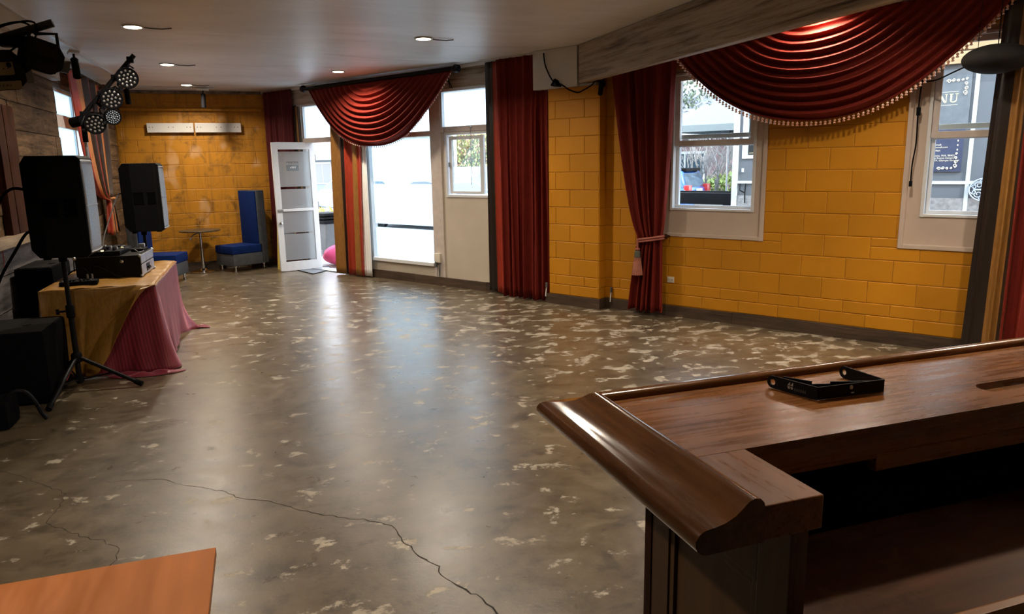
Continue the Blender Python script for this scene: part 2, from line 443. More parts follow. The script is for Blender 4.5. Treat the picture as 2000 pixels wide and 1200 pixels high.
GRILLE = plain('grey speaker grille', (0.34, 0.37, 0.41), 0.45, metal=0.4, var=0.2, scale=90)
CHROME = plain('chrome', (0.75, 0.75, 0.76), 0.12, metal=1.0); STEEL = plain('brushed steel', (0.45, 0.46, 0.48), 0.35, metal=0.9)
ALU = plain('dented aluminium', (0.42, 0.44, 0.47), 0.38, metal=0.7, var=0.25, scale=20)
BLUE = plain('royal blue upholstery', (0.002, 0.015, 0.095), 0.8, spec=0.15); CHAIRG = plain('charcoal upholstery', (0.055, 0.058, 0.062), 0.6, var=0.2)
GOLDC = satin('gold tablecloth satin', (0.27, 0.132, 0.020), 0.40)
BARTOP = wood('worn bar top', (0.098, 0.032, 0.006), (0.28, 0.100, 0.018), 0, 0.27, 0.7, 0.05, wear=(0.31, 0.130, 0.032), stretch=10)
BARY = wood('worn bar top end', (0.095, 0.032, 0.008), (0.24, 0.090, 0.025), 1, 0.30, 0.7, 0.05, wear=(0.28, 0.125, 0.045), stretch=10)
BARMOLD = wood('polished bar moulding', (0.048, 0.016, 0.005), (0.150, 0.058, 0.018), 1, 0.16, 0.8, 0.03, coat=0.5, stretch=8)
BARRAIL = wood('lit polished bar rail', (0.095, 0.034, 0.009), (0.27, 0.110, 0.032), 0, 0.22, 0.8, 0.03, coat=0.4, stretch=8)  # same moulding wood, lightened to carry the light on the front run
BARDARK = wood('dark bar panel', (0.040, 0.018, 0.008), (0.115, 0.055, 0.025), 2, 0.42, 0.8, 0.1)
BARLOW = wood('scuffed back counter', (0.030, 0.009, 0.003), (0.095, 0.034, 0.011), 0, 0.45, 0.7, 0.08, wear=(0.13, 0.060, 0.022), stretch=7, spec=0.12)
ORANGEW = wood('orange plywood', (0.27, 0.078, 0.013), (0.42, 0.137, 0.028), 1, 0.42, 0.7, 0.05, stretch=5)
DARKVOID = plain('shade black cabinet back', (0.002, 0.0015, 0.0015), 1.0, spec=0.0)  # shade of the gap under the counter put into the colour
LAMPE = emit('lamp diffuser', (1.0, 0.86, 0.62), 8.0)
LEDW = emit('white indicator', (1.0, 0.95, 0.85), 2.0); LEDY = emit('amber indicator', (1.0, 0.65, 0.25), 2.0)
LENS = plain('clear led lens', (0.17, 0.16, 0.155), 0.15, spec=0.8)
IVORY = plain('ivory plastic', (0.72, 0.66, 0.55), 0.4, var=0.04)
GREYC = plain('grey cord', (0.10, 0.10, 0.10), 0.6)
ROPE = plain('rose cord', (0.34, 0.10, 0.07), 0.7, bmp=0.3); TASSELM = plain('rose tassel', (0.36, 0.13, 0.085), 0.8, bmp=0.4); GREENB = plain('grey tassel binding', (0.09, 0.095, 0.07), 0.7)
def damask():
    m, t, b, o = new_mat('crimson woven cloth')
    v = coords(t, 'OBJECT', (1, 1, 0.06)); w = N(t, 'ShaderNodeTexWave', _Scale=24.0, _Distortion=0.5); w.bands_direction = 'DIAGONAL'; t.links.new(v, w.inputs[0])
    n = noise(t, v, 30, 4)
    c = ramp(t, mth(t, 'MULTIPLY', w.outputs['Fac'], n), [(0.15, (0.13, 0.007, 0.017)), (0.6, (0.25, 0.020, 0.038))])
    t.links.new(c, b.inputs['Base Color']); b.inputs['Roughness'].default_value = 0.42
    b.inputs['Sheen Weight'].default_value = 0.5; b.inputs['Sheen Tint'].default_value = (1, 0.4, 0.5, 1)
    bump(t, b, w.outputs['Fac'], 0.15, 0.003)
    return m
CRIMSON = damask()

# ------------------------------------------------------------------ room shell
CZ = 2.97
def wp(s, o=0.0, z=0.0):
    v = WF @ Vector((s, -o, z)); return (v.x, v.y, v.z)

outline = [(-2.33, -3.2), (7.4, -3.2), wp(6.7, -0.12)[:2], wp(-7.2, -0.12)[:2], (-2.33, 13.72)]
fl2 = MB(); fl2.prism(outline, -0.06, 0.0)
floor = thing('floor', kind='structure')
fl2.build('slab', FLOOR, floor, smooth=False)
CRACKM = plain('floor crack', (0.020, 0.016, 0.012), 0.9)
def crack(pts, w0, w1, parent):
    P = []
    rnd = random.Random(len(pts))
    for i in range(len(pts) - 1):
        a, b = Vector((*pts[i], 0)), Vector((*pts[i + 1], 0))
        n = max(2, int((b - a).length / 0.03))
        for k in range(n):
            q = a.lerp(b, k / n); j = 0.010 if 0 < k else 0.004
            P.append((q.x + rnd.uniform(-j, j), q.y + rnd.uniform(-j, j)))
    P.append(pts[-1])
    mb = MB(); L = []; Rr = []
    for i, p in enumerate(P):
        q0 = Vector(P[max(0, i - 1)]); q1 = Vector(P[min(len(P) - 1, i + 1)])
        d = (q1 - q0).normalized(); nn = Vector((-d.y, d.x))
        w = (w0 + (w1 - w0) * i / (len(P) - 1)) * rnd.uniform(0.35, 1.0)
        L.append(mb.bm.verts.new((p[0] + nn.x * w, p[1] + nn.y * w, 0.0007))); Rr.append(mb.bm.verts.new((p[0] - nn.x * w, p[1] - nn.y * w, 0.0007)))
    for i in range(len(P) - 1): mb.bm.faces.new((L[i], Rr[i], Rr[i + 1], L[i + 1]))
    mb.build('crack', CRACKM, parent, f=I4, smooth=False)
crack([(-0.933, 4.274), (-0.635, 4.201), (-0.547, 4.096), (-0.425, 4.008), (-0.303, 3.894), (-0.204, 3.766), (-0.098, 3.712), (0.0, 3.613), (0.117, 3.48), (0.234, 3.395), (0.37, 3.298), (0.467, 3.212)], 0.001, 0.0035, floor)
crack([(0.467, 3.212), (0.486, 3.137), (0.486, 3.047), (0.521, 2.985), (0.536, 2.887), (0.585, 2.802), (0.601, 2.683), (0.644, 2.599), (0.699, 2.492), (0.731, 2.38), (0.80, 2.2), (0.84, 2.0)], 0.003, 0.0055, floor)
crack([(-1.70, 4.77), (-1.551, 4.677), (-1.415, 4.549), (-1.275, 4.387), (-1.113, 4.188), (-1.101, 4.026), (-1.119, 3.848), (-0.979, 3.687), (-0.849, 3.572), (-0.734, 3.44), (-0.739, 3.317), (-0.80, 3.1)], 0.001, 0.0028, floor)

ce = MB(); ce.prism(outline, CZ, CZ + 0.1)
ce.build('ceiling', CEIL, smooth=False, kind='structure')

# --- painted block walls: every block is a piece of its wall
BLK = {}
def block_mesh(w, h, dpt, mat):
    key = (round(w, 3), round(h, 3), mat.name)
    if key not in BLK:
        mb = MB(); e = 0.006
        x0, x1, z0, z1 = -w / 2, w / 2, -h / 2, h / 2
        A = [(x0, 0, z0), (x1, 0, z0), (x1, 0, z1), (x0, 0, z1)]
        B = [(x0, -dpt + 0.004, z0), (x1, -dpt + 0.004, z0), (x1, -dpt + 0.004, z1), (x0, -dpt + 0.004, z1)]
        C = [(x0 + e, -dpt, z0 + e), (x1 - e, -dpt, z0 + e), (x1 - e, -dpt, z1 - e), (x0 + e, -dpt, z1 - e)]
        vs = [[mb.bm.verts.new(p) for p in q] for q in (A, B, C)]
        for k in range(4):
            for q in range(2):
                mb.bm.faces.new((vs[q][k], vs[q][(k + 1) % 4], vs[q + 1][(k + 1) % 4], vs[q + 1][k]))
        mb.bm.faces.new(vs[2]); bmesh.ops.recalc_face_normals(mb.bm, faces=mb.bm.faces)
        me = bpy.data.meshes.new('block'); mb.bm.to_mesh(me); mb.bm.free(); me.materials.append(mat)
        BLK[key] = me
    return BLK[key]
def sub_rect(r, h):
    x0, x1, z0, z1 = r; a, b, c, d = h
    if b <= x0 or a >= x1 or d <= z0 or c >= z1: return [r]
    out = []
    if z0 < c: out.append((x0, x1, z0, c))
    if z1 > d: out.append((x0, x1, d, z1))
    lo, hi = max(z0, c), min(z1, d)
    if x0 < a: out.append((x0, a, lo, hi))
    if x1 > b: out.append((b, x1, lo, hi))
    return out
def lay_blocks(root, s0, s1, rows, holes, mat, front=0.0, bl=0.4064, shift=0.0, dpt=0.03, gap=0.0035):
    """blocks whose faces stand at local y = -front; local x along the wall"""
    rnd = random.Random(int(abs(s0) * 100) + 3); n = 0
    for k, (z0, z1) in enumerate(rows):
        x = s0 - (bl / 2 if k % 2 else 0) - shift
        while x < s1:
            r = (max(x, s0), min(x + bl, s1), z0, z1); x += bl
            if r[1] - r[0] < 0.02: continue
            todo = [r]
            for h in holes: todo = [q for rr in todo for q in sub_rect(rr, h)]
            for q in todo:
                w, hh = q[1] - q[0] - gap, q[3] - q[2] - gap
                if w < 0.015 or hh < 0.015: continue
                o = bpy.data.objects.new('block', block_mesh(w, hh, dpt, mat)); COL.objects.link(o)
                o.parent = root
                o.location = ((q[0] + q[1]) / 2, -front + dpt + rnd.uniform(-0.0015, 0.0015), (q[2] + q[3]) / 2); n += 1
    return n
rows_r = [(0.119, 0.245), (0.245, 0.359)] + [(0.359 + 0.2032 * k, 0.359 + 0.2032 * (k + 1)) for k in range(12)] + [(0.359 + 0.2032 * 12, CZ)]

# right part of the street wall (yellow), with two window openings
W1 = (0.65, 1.80, 0.885, 2.62); W2 = (3.02, 4.20, 0.885, 2.72)
wr = thing('wall_right', kind='structure', f=WF, loc=(0, 0, 0))
lay_blocks(wr, -0.05, 5.6, rows_r, [W1, W2], YELLOW)
core = MB()
def core_boxes(mb, s0, s1, z0, z1, holes, y0, y1):
    zs = sorted(set([z0, z1] + [h[2] for h in holes] + [h[3] for h in holes]))
    for a, b in zip(zs[:-1], zs[1:]):
        x = s0
        for h in sorted(holes):
            if h[2] < b and h[3] > a:
                mb.box(x, h[0], y0, y1, a, b); x = h[1]
        mb.box(x, s1, y0, y1, a, b)
core_boxes(core, -0.75, 6.9, 0, CZ, [W1, W2], 0.004, 0.20)
core.build('mortar_core', MORTAR, wr, f=WF, smooth=False)
# pier between the two stretches of street wall
pier = thing('pillar', kind='structure', f=WF, loc=(-0.40, 0, 0))
pc = MB(); pc.box(-0.757, -0.050, -0.135, 0.19, 0, 2.53); pc.build('mortar_core', MORTAR, pier, f=WF, smooth=False)
lay_blocks(pier, -0.357, 0.350, [(a, min(b, 2.53)) for a, b in rows_r if a < 2.5], [], YELLOW, front=0.142, shift=0.1)
sd = MB()
for (a, b) in rows_r:
    if a < 2.5: sd.box(-0.050, -0.042, -0.140, -0.002, a + 0.002, min(b, 2.53) - 0.002)
sd.build('side_blocks', YELLOW, pier, f=WF, smooth=False)
bk = MB(); bk.box(-0.95, -0.325, -0.175, 0.0, 2.53, CZ - 0.002); bk.box(-0.325, -0.10, -0.13, 0.0, 2.53, 2.56)
bk.build('trim_1', WHITE, f=WF, bevel=0.004, kind='structure')

# whitewashed beam
bm_ = thing('ceiling_beam', kind='structure', loc=(3.51, 3, 2.56))
b = MB(); b.box(3.46, 3.56, -3.0, 7.70, 2.56, CZ - 0.001); b.build('timber', WASH, bm_, f=I4, bevel=0.012)

# baseboards, in boards
def baseboard(name, f, runs, h=0.12, y=-0.022, th=0.022):
    r = thing(name, kind='structure', f=f)
    for (a, b) in runs:
        mb = MB(); mb.box(a + 0.001, b - 0.001, y, y + th, 0, h + random.uniform(-0.004, 0.004), bev=0.003); mb.build('board', BASEW, r, f=f, smooth=False)
    return r
baseboard('baseboard_right', WF, [(-0.04, 0.75), (0.75, 1.52), (1.52, 3.6), (3.6, 5.2)])
baseboard('baseboard_pillar', WF, [(-0.80, -0.02)], y=-0.165)
b = MB(); b.box(-0.042, -0.020, -0.16, -0.02, 0, 0.118); b.build('baseboard_pillar_side', BASEW, f=WF, kind='structure')
baseboard('baseboard_front', WF, [(-4.55, -3.35), (-3.35, -1.95), (-1.95, -0.80)], h=0.125, y=0.030)

# back wall (stained yellow blocks)
BF = frame((-2.13, 13.5, 0), 0)
wb_ = thing('wall_back', kind='structure', f=BF)
rows_b = [(0.0, 0.142)] + [(0.142 + 0.2032 * k, 0.142 + 0.2032 * (k + 1)) for k in range(13)] + [(0.142 + 0.2032 * 13, CZ - 0.03)]
lay_blocks(wb_, 0.0, 2.36, rows_b, [], YELLOW_B, shift=0.12)
c_ = MB(); c_.box(-0.2, 2.62, 0.004, 0.2, 0, CZ); c_.build('mortar_core', MORTAR, wb_, f=BF, smooth=False)
baseboard('baseboard_back', BF, [(0.0, 1.2), (1.2, 2.3)], h=0.125)
DIRTY = plain('dirty plaster edge', (0.20, 0.15, 0.11), 0.8, var=0.7, scale=7, bmp=0.4)
b = MB(); b.box(0.0, 2.34, -0.03, 0.0, CZ - 0.05, CZ - 0.001, bev=0.006); b.build('trim_2', DIRTY, f=BF, kind='structure')
# painted pipe along the back wall
p_ = thing('wall_pipe', 'yellow painted pipe running along the back wall under the ceiling', 'pipe', loc=(-1.0, 13.46, 2.66))
b = MB(); b.cyl((-2.1, 13.455, 2.665), (0.12, 13.455, 2.665), 0.024, n=14); b.build('pipe', YELLOW_B, p_, f=I4)
for x in (-1.75, -0.9, -0.1):
    b = MB(); b.cyl((x, 13.455, 2.665), (x + 0.03, 13.455, 2.665), 0.029, n=14); b.box(x, x + 0.03, 13.455, 13.5, 2.64, 2.69); b.build('bracket', YELLOW_B, p_, f=I4)

# left wall: reclaimed planks, one object each
wl = thing('wall_left', kind='structure', f=LF)
core = MB(); holesL = [(9.86, 11.9, 1.55, 2.66)]
core_boxes(core, -3.2, 13.7, 0, CZ, holesL, 0.02, 0.2); core.build('wall_core', plain('wall board', (0.10, 0.075, 0.055), 0.8), wl, f=LF, smooth=False)
rp = random.Random(11)
z = 0.0; k = 0
hz = [0.27, 0.25, 0.30, 0.27, 0.235, 0.25, 0.27, 0.24, 0.26, 0.25, 0.26, 0.2]
for h in hz:
    z1 = min(z + h, CZ)
    x = 4.5 - rp.uniform(0, 1.2)
    while x < 13.4:
        L = rp.uniform(1.1, 2.3); x1 = min(x + L, 13.49)
        for q in [r for r in sub_rect((x, x1, z, z1), (9.80, 11.95, 1.5, 2.70))]:
            if q[1] - q[0] < 0.05 or q[3] - q[2] < 0.03: continue
            mb = MB(); y = rp.uniform(-0.004, 0.008)
            mb.box(q[0] + 0.002, q[1] - 0.002, y, 0.022, q[2] + 0.003, q[3] - 0.003, bev=0.004)
            ob = mb.build('plank', PLANKG if (z1 < 1.1 and q[0] < 8.6) else PLANK, wl, f=LF, smooth=False)
        x = x1
    z = z1
    if z >= CZ: break
b = MB(); b.box(3.8, 9.70, -0.10, 0.0, 2.70, CZ - 0.002, bev=0.008); b.build('trim_3', WASH, f=LF, kind='structure')
b = MB(); b.box(9.72, 13.45, -0.012, 0.0, 2.915, CZ - 0.001, bev=0.003); b.build('trim_4', WHITE, f=LF, kind='structure')
# red stained posts round a boarded opening, and the timber ledge beneath
pw = thing('trim_5', kind='structure', f=LF, loc=(7.7, 0, 1.15))
for (a, b_) in ((7.42, 7.60), (7.62, 7.92)):
    m_ = MB(); m_.box(a, b_, -0.06, 0.0, 1.15, 2.28, bev=0.006); m_.build('post', REDWOOD, pw, f=LF)
m_ = MB(); m_.box(6.0, 8.5, -0.12, 0.0, 1.07, 1.15, bev=0.008); m_.build('ledge', LEDGE, pw, f=LF)

# left wall window
def pane(root, mats, x0, x1, z0, z1, y, name='glass', f=WF, th=0.006):
    mb = MB(); mb.box(x0, x1, y, y + th, z0, z1)
    if mats in (FROST, HAZY, FROSTB):            # etched film on the room side of a clear sheet
        for fc_ in mb.bm.faces: fc_.material_index = 0 if fc_.calc_center_median().y < y + 1e-5 else 1
        mats = [mats, CLEAR]
    return mb.build(name, mats, root, f=f, smooth=False)
wl_w = thing('window_1', kind='structure', f=LF, loc=(10.8, 0, 1.55))
mb = MB()
for q in ((9.86, 9.90, 1.55, 2.66), (11.86, 11.9, 1.55, 2.66), (9.9, 11.86, 1.55, 1.6), (9.9, 11.86, 2.62, 2.66), (10.86, 10.92, 1.6, 2.62)):
    mb.box(q[0], q[1], 0.05, 0.11, q[2], q[3])
mb.build('frame', PVC, wl_w, f=LF, smooth=False, bevel=0.004)
mb = MB(); mb.box(9.9, 11.86, 0.045, 0.115, 2.21, 2.36); mb.build('rail', TAUPE, wl_w, f=LF, smooth=False, bevel=0.004)
for a, c in ((9.9, 10.86), (10.92, 11.86)):
    pane(wl_w, FROSTB, a, c, 1.6, 2.21, 0.075, 'pane', LF); pane(wl_w, FROSTB, a, c, 2.36, 2.62, 0.075, 'pane', LF)
# scribbled tag on the lower pane
def smooth(pts, k=6):
    P = [Vector(p) for p in pts]; out = []
    for i in range(len(P) - 1):
        a, b, c, d = P[max(0, i - 1)], P[i], P[i + 1], P[min(len(P) - 1, i + 2)]
        for j in range(k):
            t = j / k; out.append(0.5 * ((2 * b) + (c - a) * t + (2 * a - 5 * b + 4 * c - d) * t * t + (3 * b - a - 3 * c + d) * t ** 3))
    return out + [P[-1]]
def curve_obj(name, pts, r, mat, parent=None, f=None, tag=None, n=8, kind=None):
    mb = MB(); mb.tube(smooth(pts) if len(pts) < 12 else pts, r, n); return mb.build(name, mat, parent, f=f, tag=tag, kind=kind)
scr = [(9.955 + 0.05 * math.sin(a * 2.1) + 0.004 * a, 0.070, 1.98 + 0.012 * a + 0.03 * math.cos(a * 1.3)) for a in [i * 0.35 for i in range(45)]]
curve_obj('scribble', scr, 0.004, plain('blue marker', (0.25, 0.42, 0.60), 0.6), wl_w, LF, n=5)

# walls out of view, closing the room behind the camera
b = MB(); b.box(-2.33, 7.4, -3.2, -3.0, 0, CZ); b.build('wall_rear', plain('umber plaster', (0.23, 0.15, 0.085), 0.7), smooth=False, kind='structure')
b = MB(); b.box(7.25, 7.4, -3.0, 2.2, 0, CZ); b.build('wall_side', plain('ochre plaster', (0.34, 0.20, 0.08), 0.7), smooth=False, kind='structure')

# ------------------------------------------------------------------ yellow-wall windows
def infill(name, H, inner, deep):
    """white board surround set in the masonry opening with a double-hung window in it"""
    s0, s1, z0, z1 = H; a0, a1, c0, c1 = inner
    r = thing(name, kind='structure', f=WF, loc=((s0 + s1) / 2, 0, z0))
    mb = MB()
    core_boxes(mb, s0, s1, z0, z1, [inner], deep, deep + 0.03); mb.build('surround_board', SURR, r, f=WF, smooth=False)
    mb = MB(); e = 0.035
    for q in ((s0 - 0.003, s0 + e, z0 - 0.003, z1), (s1 - e, s1 + 0.003, z0 - 0.003, z1), (s0 + e, s1 - e, z0 - 0.003, z0 + e)):
        mb.box(q[0], q[1], -0.010, deep, q[2], q[3])
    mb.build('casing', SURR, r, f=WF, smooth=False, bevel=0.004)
    # reveal and vinyl frame
    mb = MB(); w = 0.025
    for q in ((a0, a0 + w, c0, c1), (a1 - w, a1, c0, c1), (a0 + w, a1 - w, c0, c0 + w), (a0 + w, a1 - w, c1 - w, c1)):
        mb.box(q[0], q[1], deep - 0.012, 0.19, q[2], q[3])
    mb.build('frame', PVC, r, f=WF, smooth=False, bevel=0.004)
    mid = 1.86
    # upper sash in front, with an inner bar at its foot
    mb = MB(); g = 0.05; b0, b1 = a0 + w, a1 - w; t1 = c1 - w
    y0 = deep + 0.02
    for q in ((b0, b0 + g, mid - 0.02, t1), (b1 - g, b1, mid - 0.02, t1), (b0 + g, b1 - g, mid - 0.02, mid + 0.035), (b0 + g, b1 - g, t1 - g, t1)):
        mb.box(q[0], q[1], y0, y0 + 0.035, q[2], q[3])
    mb.build('upper_sash', TAUPE, r, f=WF, smooth=False, bevel=0.004)
    mb = MB(); mb.box(b0 + g, b1 - g, y0 + 0.045, y0 + 0.075, mid + 0.05, mid + 0.095); mb.build('sash_bar', PVC, r, f=WF, smooth=False, bevel=0.003)
    pane(r, CLEAR, b0 + g, b1 - g, mid + 0.03, t1 - g, y0 + 0.015)
    mb = MB(); g = 0.03; y2 = y0 + 0.05
    for q in ((b0, b0 + g, c0 + w, mid), (b1 - g, b1, c0 + w, mid), (b0 + g, b1 - g, c0 + w, c0 + w + g), (b0 + g, b1 - g, mid - g, mid)):
        mb.box(q[0], q[1], y2, y2 + 0.03, q[2], q[3])
    mb.build('lower_sash', PVC, r, f=WF, smooth=False, bevel=0.003)
    pane(r, CLEAR, b0 + g, b1 - g, c0 + w + g, mid - g, y2 + 0.012)
    return r
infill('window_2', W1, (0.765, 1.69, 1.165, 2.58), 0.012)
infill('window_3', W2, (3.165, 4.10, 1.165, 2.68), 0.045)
# pale sill lip outside
b = MB(); b.box(3.02, 4.2, 0.19, 0.24, 0.86, 1.14); b.box(0.65, 1.8, 0.19, 0.24, 0.86, 1.14); b.build('trim_6', WHITE, f=WF, smooth=False, kind='structure')

# ------------------------------------------------------------------ storefront (front wall)
FO = 0.06     # storefront plane sits this far outside the yellow wall face
wf = thing('wall_front', kind='structure', f=WF, loc=(-3.8, 0, 0))
mb = MB()
mb.box(-6.96, -6.00, FO, FO + 0.14, 0, 2.68)          # beside the door, behind the wine curtain
mb.build('side_panel', plain('bronze wall panel', (0.15, 0.085, 0.03), 0.5), wf, f=WF, smooth=False)
mb = MB(); mb.box(-4.98, -4.30, FO, FO + 0.12, 0, 2.68); mb.box(-4.30, -2.93, FO, FO + 0.12, 0, 0.265); mb.build('stall_riser', CREAM, wf, f=WF, smooth=False)
mb = MB(); core_boxes(mb, -2.72, -0.95, 0, 2.14, [(-2.66, -1.10, 1.25, 2.12)], FO, FO + 0.12); mb.build('wall_board', CREAM, wf, f=WF, smooth=False)
mb = MB(); mb.box(-0.95, -0.757, FO - 0.01, FO + 0.13, 0, CZ); mb.build('corner_board', plain('brown corner board', (0.17, 0.10, 0.045), 0.5), wf, f=WF, smooth=False)
mb = MB(); mb.box(-0.86, -0.845, FO - 0.05, FO - 0.02, 0.15, 2.52); mb.box(-0.80, -0.785, FO - 0.05, FO - 0.02, 0.15, 2.52); mb.build('conduit', plain('tan conduit', (0.33, 0.20, 0.08), 0.5), wf, f=WF, smooth=False)
mb = MB(); mb.box(-6.96, -0.95, FO - 0.02, FO + 0.14, 2.69, CZ - 0.002, bev=0.006); mb.build('header', WASHX, wf, f=WF)
mb = MB(); mb.box(-6.96, -0.95, FO - 0.055, FO - 0.02, 2.925, CZ - 0.002); mb.build('crown_strip', WHITE, wf, f=WF, smooth=False)
mb = MB(); mb.cyl(*[(-2.52, FO - 0.04, 2.80), (-2.50, FO - 0.03, 2.69)], 0.006); mb.cyl((-2.52, FO - 0.04, 2.80), (-2.46, FO - 0.03, 2.685), 0.006); mb.build('hook', BLACKM, wf, f=WF)
# posts and rails of the storefront
fr = thing('window_4', kind='structure', f=WF, loc=(-3.6, FO, 0.27))
mb = MB()
mb.box(-2.93, -2.72, FO - 0.02, FO + 0.10, 0, 2.69)                 # main post
mb.box(-4.30, -2.93, FO - 0.015, FO + 0.09, 2.085, 2.155)           # rail over the big pane
mb.build('post', TAUPE, fr, f=WF, smooth=False, bevel=0.005)
mb = MB()
mb.box(-4.30, -4.255, FO - 0.01, FO + 0.09, 0.27, 2.69); mb.box(-4.255, -2.93, FO - 0.04, FO + 0.09, 0.265, 0.315); mb.box(-4.255, -2.93, FO, FO + 0.09, 2.65, 2.69)
mb.build('frame', PVC, fr, f=WF, smooth=False, bevel=0.004)
pane(fr, CLEAR, -4.255, -2.93, 0.315, 2.085, FO + 0.05)
for z0, z1 in ((0.335, 0.775), (0.83, 1.425), (1.465, 2.08)):
    pane(fr, FROST, -4.25, -2.935, z0, z1, FO + 0.046, 'frosted_film', th=0.003)
pane(fr, FROST, -4.255, -2.93, 2.155, 2.65, FO + 0.05, 'transom_pane')
f5 = thing('window_5', kind='structure', f=WF, loc=(-1.9, FO, 1.25))
mb = MB()
for q in ((-2.72, -2.69, 2.14, 2.69), (-2.69, -0.95, 2.65, 2.69)): mb.box(q[0], q[1], FO - 0.01, FO + 0.08, q[2], q[3])
mb.build('transom_frame', PVC, f5, f=WF, smooth=False, bevel=0.004)
mb = MB(); mb.box(-2.72, -0.95, FO - 0.02, FO + 0.09, 2.12, 2.195); mb.build('rail', TAUPE, f5, f=WF, smooth=False, bevel=0.005)
pane(f5, FROST, -2.69, -0.95, 2.195, 2.65, FO + 0.04, 'transom_pane')
mb = MB()
for q in ((-2.66, -2.625, 1.25, 2.12), (-1.135, -1.10, 1.25, 2.12), (-2.625, -1.135, 1.25, 1.285), (-2.625, -1.135, 2.085, 2.12)): mb.box(q[0], q[1], FO - 0.012, FO + 0.09, q[2], q[3])
mb.build('frame', PVC, f5, f=WF, smooth=False, bevel=0.004)
mb = MB()
for q in ((-2.60, -2.55, 1.30, 2.065), (-2.03, -1.97, 1.30, 2.065), (-2.55, -2.03, 1.30, 1.335), (-2.55, -2.03, 2.02, 2.065)): mb.box(q[0], q[1], FO + 0.012, FO + 0.045, q[2], q[3])
mb.build('sliding_sash', PVC, f5, f=WF, smooth=False, bevel=0.004)
mb = MB(); mb.box(-2.605, -2.585, FO - 0.005, FO + 0.012, 1.66, 1.72); mb.build('latch', STEEL, f5, f=WF, smooth=False)
pane(f5, CLEAR, -2.55, -2.03, 1.335, 2.02, FO + 0.026); pane(f5, CLEAR, -1.99, -1.135, 1.285, 2.085, FO + 0.06)
for s, z0 in ((-2.64, 1.95), (-2.15, 1.42)):
    mb = MB(); mb.cyl((s, FO - 0.035, z0), (s, FO - 0.035, 2.165), 0.004, n=6); mb.ball((s, FO - 0.03, 2.17), 0.012, 8, 6); mb.build('hanging_wand', STEEL, f5, f=WF)
# doorway: jambs, transom
dw = thing('window_6', kind='structure', f=WF, loc=(-5.4, FO, 2.1))
mb = MB(); mb.box(-6.00, -5.90, FO - 0.02, FO + 0.12, 0, 2.69); mb.build('jamb', TAUPE, dw, f=WF, smooth=False, bevel=0.004)
mb = MB(); mb.box(-4.98, -4.90, FO - 0.02, FO + 0.12, 0, 2.69); mb.build('jamb', TAUPE, dw, f=WF, smooth=False, bevel=0.004)
mb = MB(); mb.box(-5.90, -4.98, FO - 0.02, FO + 0.10, 2.08, 2.155); mb.build('rail', TAUPE, dw, f=WF, smooth=False, bevel=0.004)
mb = MB()
for q in ((-5.90, -5.865, 2.155, 2.69), (-5.01, -4.98, 2.155, 2.69), (-5.865, -5.01, 2.655, 2.69)): mb.box(q[0], q[1], FO, FO + 0.08, q[2], q[3])
mb.build('frame', PVC, dw, f=WF, smooth=False, bevel=0.003)
pane(dw, FROST, -5.865, -5.01, 2.155, 2.655, FO + 0.04, 'transom_pane')
b = MB(); b.box(-5.9, -4.98, FO - 0.05, FO + 0.15, 0.0, 0.018, bev=0.004); b.build('threshold', STEEL, f=WF, kind='structure')

# open glass door swung into the room
DA = math.atan2(12.600 - 12.413, 0.895 - 0.222)
DF = frame((0.222, 12.413, 0), DA); DW = 0.70
dr = thing('door_1', kind='structure', f=DF)
mb = MB()
for q in ((0, 0.095, 0.012, 2.09), (DW - 0.085, DW, 0.012, 2.09), (0.095, DW - 0.085, 0.012, 0.16), (0.095, DW - 0.085, 1.98, 2.09), (0.095, DW - 0.085, 0.985, 1.03)):
    mb.box(q[0], q[1], -0.022, 0.022, q[2], q[3])
mb.build('frame', PVC, dr, f=DF, smooth=False, bevel=0.004)
pane(dr, CLEAR, 0.095, DW - 0.085, 0.16, 0.985, -0.003, 'glass', DF); pane(dr, CLEAR, 0.095, DW - 0.085, 1.03, 1.98, -0.003, 'glass', DF)
for z0, z1 in ((0.185, 0.615), (0.635, 0.98), (1.035, 1.345), (1.385, 1.945)):
    pane(dr, HAZY, 0.10, DW - 0.09, z0, z1, -0.006, 'frosted_film', DF, th=0.002)
mb = MB(); mb.cyl((0.05, -0.022, 0.80), (0.05, -0.05, 0.80), 0.02); mb.ball((0.05, -0.06, 0.80), 0.028); mb.build('knob', CHROME, dr, f=DF)
mb = MB(); mb.box(0.02, 0.105, -0.05, -0.022, 0.99, 1.025, bev=0.005); mb.build('latch', STEEL, dr, f=DF)
GREYP = plain('grey sticker', (0.16, 0.18, 0.20), 0.6)
mb = MB(); mb.box(0.22, 0.42, -0.0095, -0.0065, 1.64, 1.735); mb.build('sticker', GREYP, dr, f=DF, smooth=False)
mb = MB()
for k in range(8): mb.box(0.225 + k * 0.025, 0.240 + k * 0.025, -0.0095, -0.0065, 1.76, 1.79)
mb.build('lettering', GREYP, dr, f=DF, smooth=False)
mb = MB()
for k, hh in enumerate((0.02, 0.03, 0.025, 0.03)): mb.box(0.28 + k * 0.025, 0.295 + k * 0.025, -0.012, -0.0094, 1.68, 1.68 + hh)
mb.build('lettering', PVC, dr, f=DF, smooth=False)
for z_ in (0.25, 1.05, 1.85):
    mb = MB(); mb.cyl((DW + 0.012, 0, z_ - 0.05), (DW + 0.012, 0, z_ + 0.05), 0.012, n=10); mb.build('hinge', STEEL, dr, f=DF)

